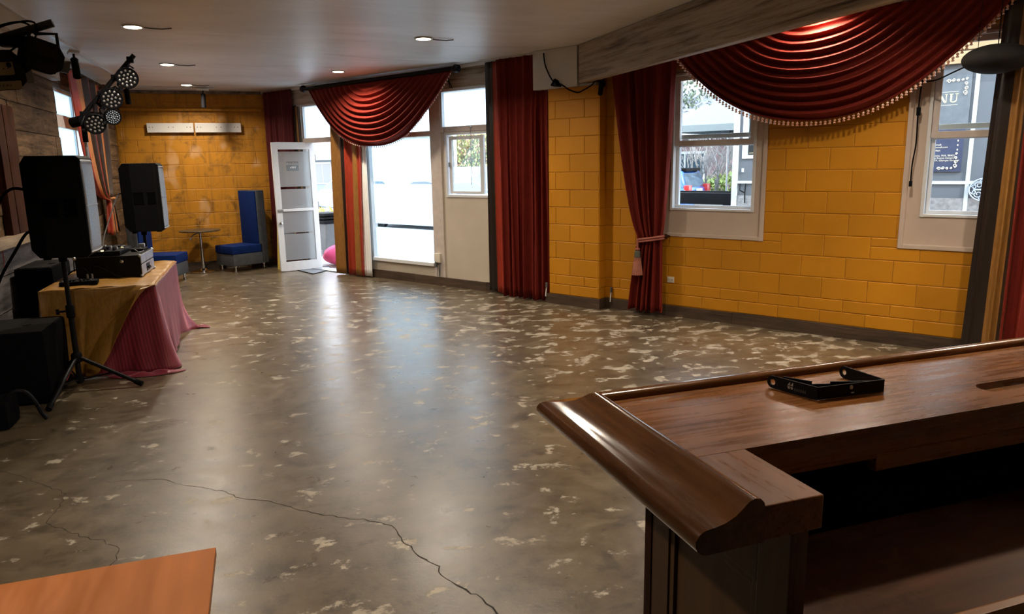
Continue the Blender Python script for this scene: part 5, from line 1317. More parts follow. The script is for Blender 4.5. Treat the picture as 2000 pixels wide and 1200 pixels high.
mb = MB(); A = [mb.bm.verts.new((0.822 - d, 1.003, z)) for d, z in prof]; B = [mb.bm.verts.new((0.822 - d, YF + d, z)) for d, z in prof]
n = len(prof)
for k in range(n): mb.bm.faces.new((A[k], A[(k + 1) % n], B[(k + 1) % n], B[k]))
mb.bm.faces.new(A); mb.bm.faces.new(B[::-1]); mb.build('end_moulding', BARMOLD, bar, f=I4, ang=0.9)
mb = MB(); A = [mb.bm.verts.new((0.822 - d, YF + d, z)) for d, z in prof]; B = [mb.bm.verts.new((XE, YF + d, z)) for d, z in prof]
for k in range(n): mb.bm.faces.new((A[k], A[(k + 1) % n], B[(k + 1) % n], B[k]))
mb.bm.faces.new(A); mb.bm.faces.new(B[::-1]); mb.build('front_moulding', BARRAIL, bar, f=I4, ang=0.9)
# panelled end
mb = MB(); mb.box(0.922, 0.948, 1.03, 1.565, 0.0, 0.999); mb.build('end_panel', BARDARK, bar, f=I4, smooth=False)
for q in ((1.03, 1.125, 0.0, 0.999), (1.465, 1.545, 0.0, 0.999)):
    mb = MB(); mb.box(0.908, 0.922, q[0], q[1], q[2], q[3], bev=0.003); mb.build('stile', BARDARK, bar, f=I4, smooth=False)
for q in ((1.125, 1.465, 0.83, 0.999), (1.125, 1.465, 0.0, 0.16)):
    mb = MB(); mb.box(0.908, 0.922, q[0], q[1], q[2], q[3], bev=0.003); mb.build('rail', BARDARK, bar, f=I4, smooth=False)
mb = MB()
for q in ((1.125, 1.145, 0.16, 0.83), (1.445, 1.465, 0.16, 0.83), (1.145, 1.445, 0.81, 0.83), (1.145, 1.445, 0.16, 0.18)): mb.box(0.913, 0.923, q[0], q[1], q[2], q[3], bev=0.003)
mb.build('panel_moulding', BARDARK, bar, f=I4, smooth=False)
mb = MB(); mb.box(0.905, 0.95, 1.546, 1.58, 0.0, 0.999, bev=0.003); mb.build('corner_post', REDWOOD, bar, f=I4, smooth=False)
mb = MB(); mb.box(0.95, XE, 1.552, 1.577, 0.0, 0.999); mb.build('front_panel', BARDARK, bar, f=I4, smooth=False)
# board with round-ended slots below the inner edge
mb = MB(); mb.box(0.957, 1.085, 1.248, 1.275, 0.945, 0.999); mb.box(1.085, 1.335, 1.248, 1.275, 0.985, 0.999); mb.box(1.335, 2.2, 1.248, 1.275, 0.952, 0.999); mb.box(1.04, 1.085, 1.242, 1.275, 0.935, 0.999, bev=0.004); mb.build('apron', BARTOP, bar, f=I4, smooth=False, bevel=0.003)
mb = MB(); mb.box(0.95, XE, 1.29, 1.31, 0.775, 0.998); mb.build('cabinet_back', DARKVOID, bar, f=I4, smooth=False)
mb = MB(); mb.box(0.949, XE, 0.935, 1.29, 0.765, 0.795, bev=0.003); mb.build('work_surface', BARLOW, bar, f=I4, smooth=False)
mb = MB(); mb.box(0.949, XE, 0.912, 0.935, 0.74, 0.800, bev=0.004); mb.build('work_edge', wood('rubbed counter edge', (0.15, 0.055, 0.016), (0.36, 0.16, 0.05), 0, 0.35, 0.8, 0.05), bar, f=I4, smooth=False)
mb = MB(); mb.box(0.955, XE, 0.96, 0.985, 0.0, 0.764); mb.build('cabinet_front', BARDARK, bar, f=I4, smooth=False)
r = thing('glass_tumbler', 'clear tumbler standing in the dark under the bar corner', 'glass', loc=(1.02, 1.27, 0.796))
mb = MB(); mb.lathe([(0.026, 0.0), (0.033, 0.10), (0.031, 0.10), (0.024, 0.006), (1e-6, 0.006)], (1.01, 1.255, 0.7955), 18); mb.build('tumbler', glass_clear('tumbler glass', (0.8, 0.85, 0.8)), r, f=I4)
mb = MB(); mb.box(2.02, 2.40, 1.14, 1.286, 0.7955, 0.93, bev=0.01); mb.build('caddy', plain('blue black bin', (0.006, 0.010, 0.016), 0.5), tag=('dark square bin on the lower counter at the right edge', 'bin'))

# steel bracket lying on the bar
bk = thing('steel_bracket', 'black steel U-shaped speaker bracket lying on the bar top', 'bracket', loc=(1.42, 1.5, CT))
def plate_with_hole(p, q, z0, z1, th, hole=0.0085):
    """flat bar standing on edge from p to q; the p end is rounded and drilled"""
    p, q = Vector((*p, 0)), Vector((*q, 0)); d = (q - p).normalized(); nn = Vector((-d.y, d.x, 0)); L = (q - p).length
    rad = (z1 - z0) / 2; zc = (z0 + z1) / 2
    def W_(x, y, z): return p + d * x + nn * y + Vector((0, 0, zc + z))
    mb = MB(); n = 20
    ring_o, ring_i = [], []
    for k in range(n):
        a = 2 * PI * k / n; c, s = math.cos(a), math.sin(a)
        ring_i.append((rad + hole * c, hole * s))
        if c > 0.05: xo, zo = rad + rad * min(1.0, c * 1.5), max(-rad, min(rad, rad * s * 1.5))
        else: xo, zo = rad + rad * c, rad * s
        ring_o.append((xo, zo))
    V = {}
    for side, y in ((0, -th / 2), (1, th / 2)):
        V[side] = ([mb.bm.verts.new(W_(x, y, z)) for x, z in ring_o], [mb.bm.verts.new(W_(x, y, z)) for x, z in ring_i])
    for k in range(n):
        j = (k + 1) % n
        for side in (0, 1):
            o_, i_ = V[side]; f4 = (o_[k], o_[j], i_[j], i_[k]); mb.bm.faces.new(f4 if side else f4[::-1])
        mb.bm.faces.new((V[0][0][k], V[0][0][j], V[1][0][j], V[1][0][k])); mb.bm.faces.new((V[0][1][k], V[0][1][j], V[1][1][j], V[1][1][k]))
    M = Matrix(((d.x, nn.x, 0, p.x), (d.y, nn.y, 0, p.y), (0, 0, 1, zc), (0, 0, 0, 1)))
    mb.box(rad * 1.6, L, -th / 2 + 0.0002, th / 2 - 0.0002, -rad, rad, m=M)
    return mb
Z0, Z1 = CT + 0.001, CT + 0.036
pa, pb, pc_, pd = (1.288, 1.592), (1.330, 1.446), (1.541, 1.438), (1.538, 1.592)
plate_with_hole(pa, pb, Z0, Z1, 0.004).build('near_arm', BLACKM, bk, f=I4, smooth=False)
plate_with_hole(pd, pc_, Z0, Z1, 0.004).build('far_arm', BLACKM, bk, f=I4, smooth=False)
def bar_piece(p, q, z0, z1, th):
    p, q = Vector((*p, 0)), Vector((*q, 0)); d = (q - p).normalized(); nn = Vector((-d.y, d.x, 0))
    M = Matrix(((d.x, nn.x, 0, p.x), (d.y, nn.y, 0, p.y), (0, 0, 1, 0), (0, 0, 0, 1))); mb = MB()
    mb.box(0, (q - p).length, -th / 2, th / 2, z0, z1, m=M); return mb
bar_piece((1.329, 1.447), (1.542, 1.4375), Z0, Z1, 0.004).build('base_bar', BLACKM, bk, f=I4, smooth=False, bevel=0.001)
bar_piece((1.322, 1.570), (1.362, 1.505), Z0, Z1 - 0.004, 0.004).build('inner_plate', BLACKM, bk, f=I4, smooth=False)
mb = bar_piece((1.362, 1.505), (1.41, 1.490), Z0, Z1 - 0.012, 0.004); mb.build('inner_plate', BLACKM, bk, f=I4, smooth=False)
mb = bar_piece((1.41, 1.490), (1.540, 1.4445), Z0, Z1 - 0.006, 0.004); mb.build('inner_plate', BLACKM, bk, f=I4, smooth=False)
mb = MB(); c_ = Vector((1.432, 1.4385, CT + 0.026)); mb.ball(c_, (0.006, 0.002, 0.006), 10, 6); mb.ball(Vector((1.438, 1.4385, CT + 0.011)), (0.006, 0.002, 0.002), 8, 5); mb.build('bolt', STEEL, bk, f=I4)
# printed emblem (two leaning wedges) and line of print on the near arm
da = (Vector(pb) - Vector(pa)).normalized(); na = Vector((-da.y, da.x)) * -1
EMB = plain('pale print', (0.34, 0.30, 0.26), 0.6)
def on_arm(t, z): 
    q = Vector(pa) + da * t + na * 0.0026; return (q.x, q.y, CT + z)
mb = MB()
for t in (0.064, 0.073):
    mb.prism([(t, 0.021), (t + 0.008, 0.021), (t + 0.008, 0.030), (t + 0.006, 0.030)], 0, 0.0004, lambda a, b, h: tuple(Vector(on_arm(a, b)) + Vector((na.x, na.y, 0)) * h))
for t in (0.064, 0.073):
    mb.prism([(t, 0.0185), (t + 0.008, 0.0185), (t + 0.008, 0.012), (t + 0.003, 0.012)], 0, 0.0004, lambda a, b, h: tuple(Vector(on_arm(a, b)) + Vector((na.x, na.y, 0)) * h))
mb.build('emblem', EMB, bk, f=I4, smooth=False)
mb = MB()
for k in range(6): mb.prism([(0.086 + k * 0.006, 0.010), (0.0895 + k * 0.006, 0.010), (0.0895 + k * 0.006, 0.018), (0.086 + k * 0.006, 0.018)], 0, 0.0003, lambda a, b, h: tuple(Vector(on_arm(a, b)) + Vector((na.x, na.y, 0)) * h))
mb.build('lettering', plain('dim print', (0.06, 0.055, 0.05), 0.6), bk, f=I4, smooth=False)

# ------------------------------------------------------------------ orange plywood table, near left
ot = thing('plywood_table', 'orange plywood table top jutting in at the bottom left corner', 'table', loc=(-0.75, 1.5, 0))
mb = MB(); mb.box(-1.35, -0.178, 0.9, 1.835, 0.728, 0.75, bev=0.002); mb.build('tabletop', ORANGEW, ot, f=I4, smooth=False)
for x in (-1.28, -0.26):
    for y in (0.98, 1.755):
        mb = MB(); mb.box(x - 0.025, x + 0.025, y - 0.025, y + 0.025, 0, 0.7285); mb.build('leg', BARDARK, ot, f=I4, smooth=False)

# door mat
mt = thing('door_mat', 'flat grey mat on the floor at the open doorway', 'mat', loc=(0.78, 12.35, 0))
mb = MB(); mb.prism([(0.42, 12.66), (1.02, 12.72), (1.05, 12.33), (0.70, 11.93)], 0.0005, 0.006); mb.build('mat', plain('grey mat', (0.16, 0.17, 0.18), 0.7), mt, f=I4, smooth=False)
mb = MB()
q = [(0.42, 12.66), (1.02, 12.72), (1.05, 12.33), (0.70, 11.93), (0.42, 12.66)]
mb.tube([(x, y, 0.006) for x, y in q], 0.008, 6); mb.build('rubber_edge', BLACK, mt, f=I4)
# step ladder standing behind the open door
ld_ = thing('step_ladder', 'yellow step ladder standing behind the open glass door', 'ladder', loc=(0.34, 12.95, 0))
YL = plain('yellow fibreglass', (0.62, 0.42, 0.08), 0.5)
for x0, x1, y in ((0.20, 0.30, 12.80), (0.56, 0.45, 12.80)):
    mb = MB(); mb.prism([(-0.02, -0.012), (0.02, -0.012), (0.02, 0.012), (-0.02, 0.012)], 0, 1, lambda a, b, h, x0=x0, x1=x1, y=y: (x0 + (x1 - x0) * h + a, y + 0.14 * h + b, 1.75 * h)); mb.build('rail', YL, ld_, f=I4, smooth=False)
for k in range(5):
    h = (k + 1) / 6; mb = MB(); mb.box(0.20 + 0.10 * h, 0.56 - 0.11 * h, 12.79 + 0.14 * h, 12.85 + 0.14 * h, 1.75 * h - 0.01, 1.75 * h + 0.01); mb.build('step', ALU, ld_, f=I4, smooth=False)
mb = MB(); mb.box(0.28, 0.47, 12.90, 13.02, 1.74, 1.77); mb.build('cap', YL, ld_, f=I4, smooth=False)

# ------------------------------------------------------------------ outside: street side
ASPH = plain('pale asphalt', (0.17, 0.17, 0.17), 0.9, scale=3, space='WORLD'); PAVE = plain('concrete pavement', (0.40, 0.39, 0.37), 0.9, scale=2, space='WORLD')
mb = MB(); mb.box(-60, 40, 0.2, 4.0, -0.14, -0.06); mb.build('pavement', PAVE, f=WF, smooth=False, kind='structure')
mb = MB(); mb.box(-60, 40, 4.0, 60, -0.20, -0.14); mb.build('street', ASPH, f=WF, smooth=False, kind='structure')
mb = MB(); mb.box(-12, 9, -14, 20, -0.20, -0.12); mb.build('yard_ground', PAVE, f=frame((-14.5, 3, 0), 0), smooth=False, kind='structure')
# food truck wall seen through the yellow-wall windows
TO = 3.5
TRK = plain('slate truck paint', (0.115, 0.125, 0.14), 0.5, var=0.08, scale=2); TRIM = plain('pale truck trim', (0.50, 0.53, 0.52), 0.4, var=0.04)
tk = thing('food_truck', 'slate grey food truck with pale trim parked outside the yellow-wall windows', 'truck', loc=(3.0, TO + 1, 0), f=WF)
mb = MB(); core_boxes(mb, 0.04, 7.5, 0.55, 2.90, [(0.14, 1.25, 1.70, 2.45)], TO, TO + 0.08); mb.build('side_wall', TRK, tk, f=WF, smooth=False)
mb = MB(); mb.box(0.04, 0.12, TO + 0.08, TO + 2.2, 0.55, 2.90); mb.box(7.42, 7.5, TO + 0.08, TO + 2.2, 0.55, 2.9); mb.box(0.12, 7.42, TO + 2.12, TO + 2.2, 0.55, 2.9); mb.build('body', TRK, tk, f=WF, smooth=False)
mb = MB(); mb.box(0.0, 7.54, TO - 0.04, TO + 2.24, 2.90, 3.0); mb.build('roof', TRIM, tk, f=WF, smooth=False)
mb = MB(); mb.box(0.0, 0.085, TO - 0.03, TO + 0.02, 0.50, 2.90, bev=0.008); mb.build('corner_trim', TRIM, tk, f=WF, smooth=False)
mb = MB(); mb.box(0.085, 7.5, TO - 0.02, TO, 1.335, 1.375); mb.build('belt_trim', TRIM, tk, f=WF, smooth=False)
for s in (3.025, 5.0):
    mb = MB(); mb.box(s, s + 0.045, TO - 0.018, TO, 0.86, 2.78); mb.build('divider_trim', TRIM, tk, f=WF, smooth=False)
TANW = wood('tan fascia wood', (0.30, 0.19, 0.09), (0.46, 0.32, 0.18), 0, 0.6, 0.6)
for z0, z1 in ((2.79, 2.93), (2.945, 3.10)):
    mb = MB(); mb.box(1.6, 7.6, TO - 0.10, TO - 0.04, z0, z1, bev=0.004); mb.build('fascia_board', TANW, tk, f=WF, smooth=False)
mb = MB()
for q in ((0.14, 0.20, 1.70, 2.45), (1.19, 1.25, 1.70, 2.45), (0.20, 1.19, 1.70, 1.75), (0.20, 1.19, 2.40, 2.45)): mb.box(q[0], q[1], TO - 0.02, TO + 0.06, q[2], q[3])
mb.build('window_frame', PVC, tk, f=WF, smooth=False, bevel=0.004)
pane(tk, CLEAR, 0.20, 1.19, 1.75, 2.40, TO + 0.03, 'window_glass')
mb = MB(); mb.box(0.20, 1.19, TO + 0.10, TO + 0.30, 1.77, 1.79); mb.build('inner_shelf', TANW, tk, f=WF, smooth=False)
mb = MB()
for s in (0.26, 0.34, 0.45, 0.6, 0.75): mb.lathe([(0.03, 1.79), (0.034, 1.86), (0.02, 1.93), (0.014, 1.98)], (s, TO + 0.2, 0), 10)
mb.build('bottle', STEEL, tk, f=WF)
mb = MB(); mb.box(0.095, 7.5, TO - 0.012, TO, 0.55, 1.16); mb.build('skirt', ALU, tk, f=WF, smooth=False)
mb = MB()
for i in range(14):
    for j in range(10):
        s, z_ = 0.12 + i * 0.045 + (j % 2) * 0.022, 0.72 + j * 0.043
        mb.prism([(-0.014, 0), (0, 0.006), (0.014, 0), (0, -0.006)], 0, 0.004, lambda a, b, h, s=s, z_=z_, sg=(1 if (i + j) % 2 else -1): (s + 0.7 * a - sg * 0.7 * b, TO - 0.012 - h, z_ + sg * 0.7 * a + 0.7 * b))
mb.build('tread_pattern', STEEL, tk, f=WF, smooth=False, kind='stuff')
mb = MB(); mb.tube([(0.13, TO - 0.02, 1.33), (0.16, TO - 0.10, 1.24), (0.20, TO - 0.02, 1.20)], 0.010, 6); mb.tube([(0.22, TO - 0.03, 1.335), (0.225, TO - 0.06, 1.2), (0.225, TO - 0.05, 1.05)], 0.010, 6); mb.build('bracket_arm', BLACKM, tk, f=WF)
mb = MB(); mb.box(0.145, 0.175, TO - 0.025, TO, 1.50, 1.56, bev=0.004); mb.build('outlet_cover', TRIM, tk, f=WF)
for s in (1.2, 6.0):
    mb = MB(); mb.lathe([(0.12, -0.1), (0.33, -0.1), (0.36, -0.05), (0.36, 0.05), (0.33, 0.1), (0.12, 0.1)], (s, TO + 0.25, 0.22), 24, ax=Matrix.Rotation(PI / 2, 3, 'X')); mb.build('wheel', BLACK, tk, f=WF)

# lettering built from strokes
GOLDP = plain('pale gold lettering', (0.78, 0.72, 0.36), 0.5, var=0.03); SCROLLC = plain('cream scrollwork', (0.70, 0.64, 0.50), 0.5, var=0.03)
def glyph(mb, ch, s0, z0, w, h, y):
    def bx(a, b_, c, d): mb.box(s0 + a * w, s0 + b_ * w, y - 0.004, y, z0 + c * h, z0 + d * h)
    def dia(a, c, a2, d, t): mb.prism([(s0 + a * w, z0 + c * h), (s0 + (a + t) * w, z0 + c * h), (s0 + (a2 + t) * w, z0 + d * h), (s0 + a2 * w, z0 + d * h)], y - 0.004, y, lambda p, q, hh: (p, hh, q))
    if ch == 'M':
        bx(0.06, 0.14, 0, 1); bx(0.80, 0.96, 0, 1); dia(0.44, 0, 0.06, 1, 0.16); dia(0.44, 0, 0.80, 1, 0.08); bx(0, 0.2, 0, 0.05); bx(0.74, 1.0, 0, 0.05)
    if ch == 'E':
        bx(0.12, 0.32, 0, 1); bx(0, 0.9, 0, 0.06); bx(0, 0.88, 0.94, 1); bx(0.3, 0.65, 0.47, 0.53); bx(0.84, 0.9, 0, 0.22); bx(0.82, 0.88, 0.78, 1); bx(0.6, 0.65, 0.38, 0.62)
    if ch == 'N':
        bx(0.10, 0.18, 0, 1); bx(0.82, 0.90, 0, 1); dia(0.66, 0, 0.08, 1, 0.22); bx(0, 0.28, 0, 0.05); bx(0.70, 1.0, 0.95, 1); bx(0.0, 0.2, 0.95, 1)
    if ch == 'U':
        bx(0.10, 0.30, 0.25, 1); bx(0.78, 0.86, 0.25, 1); bx(0, 0.42, 0.95, 1); bx(0.66, 1.0, 0.95, 1)
        for k in range(8):
            a0, a1 = PI + PI * k / 8, PI + PI * (k + 1) / 8
            P = lambda a, ro: (s0 + w * (0.48 + (0.38 * ro) * math.cos(a) - (0.0 if ro == 1 else 0.02)), z0 + h * (0.25 + 0.25 * ro * math.sin(a)))
            ro2 = 0.62
            mb.prism([P(a0, 1), P(a1, 1), P(a1, ro2), P(a0, ro2)], y - 0.004, y, lambda p, q, hh: (p, hh, q))
def scroll(parent, s, z, L, vert, mat, flip=1):
    """a run of alternating curls"""
    n = 4
    for k in range(n):
        c = L * (k + 0.5) / n; rr0 = L / n * 0.42 * (1.15 - 0.18 * k); sg = flip * (1 if k % 2 else -1)
        pts = []
        for i in range(15):
            a = i / 14 * 2 * PI * 1.3; ra = rr0 * (1 - 0.75 * i / 14)
            u, w = c + ra * math.cos(a + PI), sg * ra * math.sin(a + PI) + sg * rr0 * 0.3
            pts.append((s + (w if vert else u), TO - 0.032, z + (u if vert else w)))
        mb = MB(); mb.tube(pts, [0.006 * (1 - 0.5 * i / 14) for i in range(15)], 5); mb.build('scroll_ornament', mat, parent, f=WF)
mn = thing('menu_board', 'dark menu board with pale gold letters and scrollwork on the truck wall', 'sign', loc=(2.5, TO - 0.02, 2.15), f=WF)
mb = MB(); mb.box(1.98, 2.99, TO - 0.024, TO - 0.002, 2.06, 2.73); mb.build('panel', plain('menu panel', (0.13, 0.145, 0.16), 0.45), mn, f=WF, smooth=False)
mb = MB()
for ch, s0, w in (('M', 2.36, 0.125), ('E', 2.525, 0.085), ('N', 2.645, 0.10), ('U', 2.765, 0.095)): glyph(mb, ch, s0, 2.335, w, 0.105, TO - 0.024)
mb.build('lettering', GOLDP, mn, f=WF, smooth=False)
mb = MB(); mb.box(2.30, 2.86, TO - 0.027, TO - 0.024, 2.462, 2.466); mb.box(2.30, 2.86, TO - 0.027, TO - 0.024, 2.305, 2.309); mb.build('rule_line', SCROLLC, mn, f=WF, smooth=False)
scroll(mn, 2.935, 2.42, 0.22, True, SCROLLC); scroll(mn, 2.72, 2.60, 0.20, False, SCROLLC); scroll(mn, 2.03, 2.42, 0.22, True, SCROLLC, -1); scroll(mn, 2.05, 2.60, 0.20, False, SCROLLC, -1)
ib = thing('info_board', 'navy information board with small cream text on the truck wall below the menu', 'sign', loc=(2.5, TO - 0.02, 1.49), f=WF)
mb = MB(); mb.box(1.98, 2.965, TO - 0.022, TO - 0.002, 1.49, 2.04); mb.build('panel', plain('navy panel', (0.045, 0.055, 0.10), 0.4), ib, f=WF, smooth=False)
def text(s, txt, s0, z0, size, mat, parent, y):
    cu = bpy.data.curves.new('lettering', 'FONT'); cu.body = txt; cu.size = size; cu.extrude = 0.001; cu.materials.append(mat); cu.align_x = s
    o = bpy.data.objects.new('lettering', cu); COL.objects.link(o); o.parent = parent
    me = bpy.data.meshes.new_from_object(o); bpy.data.objects.remove(o)
    o = bpy.data.objects.new('lettering', me); COL.objects.link(o); o.parent = parent
    o.matrix_local = ROOT_M[parent].inverted() @ WF @ Matrix.Translation((s0, y, z0)) @ Matrix.Rotation(PI / 2, 4, 'X')
    return o
for z_, txt, e_ in ((1.815, 'email:', 2.73), (1.785, 'thesnail.com', 2.80), (1.745, '7 days', 2.72), (1.68, 'Tacoma, WA. 98402', 2.885), (1.65, 'Puyallup Events General', 2.885), (1.62, 'Lakewood, WA. Olympia General', 2.935)):
    text('RIGHT', txt, e_, z_, 0.032, SCROLLC, ib, TO - 0.024)
scroll(ib, 2.90, 1.54, 0.20, True, SCROLLC); scroll(ib, 2.70, 1.535, 0.18, False, SCROLLC)
mb = MB()
for k in range(5): mb.ball((2.905, TO - 0.026, 1.76 + k * 0.055), (0.008, 0.004, 0.012), 8, 5)
mb.build('dot', SCROLLC, ib, f=WF)
on = thing('iron_ornament', 'oval scrollwork ornament mounted on the truck wall at the right', 'ornament', loc=(3.24, TO - 0.03, 1.13), f=WF)
ORN = plain('pale blue iron', (0.42, 0.48, 0.60), 0.5)
mb = MB(); mb.tube([(3.24 + 0.165 * math.cos(a), TO - 0.03, 1.27 + 0.14 * math.sin(a)) for a in [i * 2 * PI / 32 for i in range(33)]], 0.008, 6); mb.build('rim', ORN, on, f=WF)
for k in range(4):
    sg, tg = (1 if k % 2 else -1), (1 if k < 2 else -1)
    for ra0, cx, cz in ((0.045, 0.065, 0.055), (0.03, 0.115, 0.03), (0.028, 0.03, 0.10)):
        mb = MB(); mb.tube([(3.24 + sg * (cx + ra0 * (1 - 0.7 * i / 12) * math.cos(i * 0.6)), TO - 0.03, 1.27 + tg * (cz + ra0 * (1 - 0.7 * i / 12) * math.sin(i * 0.6))) for i in range(13)], 0.006, 5); mb.build('curl', ORN, on, f=WF)
mb = MB(); mb.box(3.12, 3.36, TO - 0.035, TO - 0.025, 1.262, 1.278); mb.box(3.235, 3.245, TO - 0.035, TO, 1.14, 1.40); mb.build('cross_bar', ORN, on, f=WF, smooth=False)

# cars
def car(m, paint, label, kind='sedan', group=None):
    r = thing('parked_car', label, 'car', f=m, group=group)
    if kind == 'suv':
        lower = [(-2.25, 0.35), (-2.28, 0.75), (-2.22, 1.16), (2.15, 1.02), (2.30, 0.78), (2.32, 0.38)]
        green = [(-2.20, 1.10), (-2.05, 1.56), (-1.8, 1.62), (0.55, 1.62), (1.35, 1.02)]
    else:
        lower = [(-2.2, 0.30), (-2.25, 0.62), (-2.15, 0.92), (-1.4, 0.96), (1.0, 0.92), (2.1, 0.78), (2.25, 0.58), (2.25, 0.30)]
        green = [(-1.75, 0.95), (-1.0, 1.36), (-0.5, 1.44), (0.1, 1.43), (1.15, 0.92)]
    mb = MB(); mb.prism(lower, -0.88, 0.88, lambda a, b, h: (a, h, b)); mb.build('body', paint, r, f=m, bevel=0.07, ang=1.0)
    mb = MB()
    A = [mb.bm.verts.new((a, -0.84 + (b - 0.92) * 0.22, b)) for a, b in green]; B = [mb.bm.verts.new((a, 0.84 - (b - 0.92) * 0.22, b)) for a, b in green]
    n = len(green); mb.bm.faces.new(A); mb.bm.faces.new(B[::-1])
    for k in range(n): mb.bm.faces.new((A[k], A[(k + 1) % n], B[(k + 1) % n], B[k]))
    mb.build('cabin', paint, r, f=m, bevel=0.05, ang=1.0)
    GL = CARGLASS
    mb = MB()
    cx = sum(a for a, b in green) / n; cz = sum(b for a, b in green) / n
    for sg in (-1, 1):
        pts = [(cx + (a - cx) * 0.86, cz + (b - cz) * 0.72) for a, b in green]
        mb.prism(pts, 0, 0.012, lambda a, b, h, sg=sg: (a, sg * (0.84 - (b - 0.92) * 0.22 + 0.004 + h), b))
    # rear and front screens
    for (p, q) in ((green[0], green[1]), (green[-1], green[-2])):
        P, Q = Vector((p[0], 0, p[1])), Vector((q[0], 0, q[1])); nrm = Vector((Q.z - P.z, 0, -(Q.x - P.x))).normalized()
        if nrm.x * p[0] < 0: nrm = -nrm
        a, b_ = P.lerp(Q, 0.14) + nrm * 0.006, P.lerp(Q, 0.88) + nrm * 0.006
        mb.face([(a.x, -0.70, a.z), (a.x, 0.70, a.z), (b_.x, 0.62, b_.z), (b_.x, -0.62, b_.z)])
    mb.build('window_glass', GL, r, f=m, smooth=False)
    for x in (-1.4, 1.42):
        for y in (-0.84, 0.84):
            mb = MB(); mb.lathe([(0.0001, -0.10), (0.20, -0.10), (0.31, -0.09), (0.335, -0.05), (0.335, 0.05), (0.31, 0.09), (0.20, 0.10), (0.0001, 0.10)], (x, y, 0.335), 22, ax=Matrix.Rotation(PI / 2, 3, 'X')); wh = mb.build('wheel', BLACK, r, f=m)
            mb = MB(); mb.lathe([(0.0001, -0.106), (0.19, -0.106), (0.19, 0.106), (0.0001, 0.106)], (x, y, 0.335), 14, ax=Matrix.Rotation(PI / 2, 3, 'X')); mb.build('rim', STEEL, wh, f=m)
    zt = 1.20 if kind == 'suv' else 0.82
    for y in (-0.74, 0.74):
        mb = MB(); mb.box(-2.30, -2.16, y - 0.12, y + 0.12, zt - 0.24, zt + 0.02, bev=0.02); mb.build('tail_light', TAILR, r, f=m)
        mb = MB(); mb.box(2.10, 2.28, y - 0.14, y + 0.14, 0.62, 0.76, bev=0.02); mb.build('head_light', LENS, r, f=m)
    mb = MB(); mb.box(-2.31, -2.26, -0.17, 0.17, (0.98 if kind == 'suv' else 0.66), (1.12 if kind == 'suv' else 0.80), bev=0.004); mb.build('number_plate', PVC, r, f=m)
    if kind == 'suv':
        mb = MB(); mb.box(-2.12, -1.98, -0.55, 0.55, 1.56, 1.64, bev=0.015); mb.build('spoiler', BLACKW, r, f=m)
    mb = MB(); mb.box(-2.33, -2.2, -0.86, 0.86, 0.36, 0.54, bev=0.03); mb.box(2.2, 2.34, -0.86, 0.86, 0.36, 0.54, bev=0.03); mb.build('bumper', BLACKW if kind == 'suv' else paint, r, f=m)
    return r
CARGLASS = plain('dark car glass', (0.06, 0.09, 0.12), 0.08, spec=0.8, var=0.05); TAILR = plain('red lens', (0.65, 0.03, 0.03), 0.2)
def cf(s, y, ang, z=-0.14): return WF @ frame((s, y, z), ang)
car(cf(-6.0, 10.1, math.radians(187)), plain('blue car paint', (0.05, 0.14, 0.42), 0.25, coat=0.5), 'blue suv with red tail lights parked beyond the left yellow-wall window', 'suv', )
car(cf(-18.0, 10.6, math.radians(172)), plain('silver car paint', (0.42, 0.50, 0.56), 0.25, coat=0.5), 'silver blue car parked across the street, seen through the open doorway')
car(cf(-11.0, 8.0, math.radians(180)), plain('ice blue car paint', (0.42, 0.60, 0.72), 0.25, coat=0.5), 'pale blue car roof seen low in the sliding window')
# dark trailer frame
tr = thing('utility_trailer', 'black steel trailer frame standing outside the left yellow-wall window', 'trailer', loc=(-3.0, 7.0, 0), f=WF)
mb = MB(); mb.box(-4.6, -1.42, 6.9, 7.0, 0.80, 1.03, bev=0.01); mb.box(-4.6, -1.42, 7.8, 7.9, 0.80, 1.03, bev=0.01); mb.build('side_rail', BLACKM, tr, f=WF)
mb = MB(); mb.box(-1.60, -1.42, 6.9, 7.0, 0.30, 0.80, bev=0.01); mb.box(-4.6, -4.45, 6.9, 7.0, 0.25, 0.8, bev=0.01); mb.build('post', BLACKM, tr, f=WF)
mb = MB(); mb.prism([(-2.25, 0.80), (-1.60, 0.80), (-1.60, 0.55), (-1.85, 0.55)], 6.93, 6.97, lambda a, b, h: (a, h, b)); mb.build('gusset', TRIM, tr, f=WF, smooth=False)
mb = MB(); mb.box(-4.5, -1.6, 6.95, 7.85, 0.35, 0.40); mb.build('deck', ALU, tr, f=WF, smooth=False)
for s in (-3.6, -3.1):
    mb = MB(); mb.lathe([(0.1, -0.09), (0.29, -0.09), (0.31, 0), (0.29, 0.09), (0.1, 0.09)], (s, 6.85, 0.17), 20, ax=Matrix.Rotation(PI / 2, 3, 'X')); mb.build('wheel', BLACK, tr, f=WF)
mb = MB(); mb.box(-1.5, -1.4, 7.0, 7.8, -0.14, 0.36); mb.box(-4.6, -4.5, 7.0, 7.8, -0.14, 0.36); mb.build('jack_leg', BLACKM, tr, f=WF)

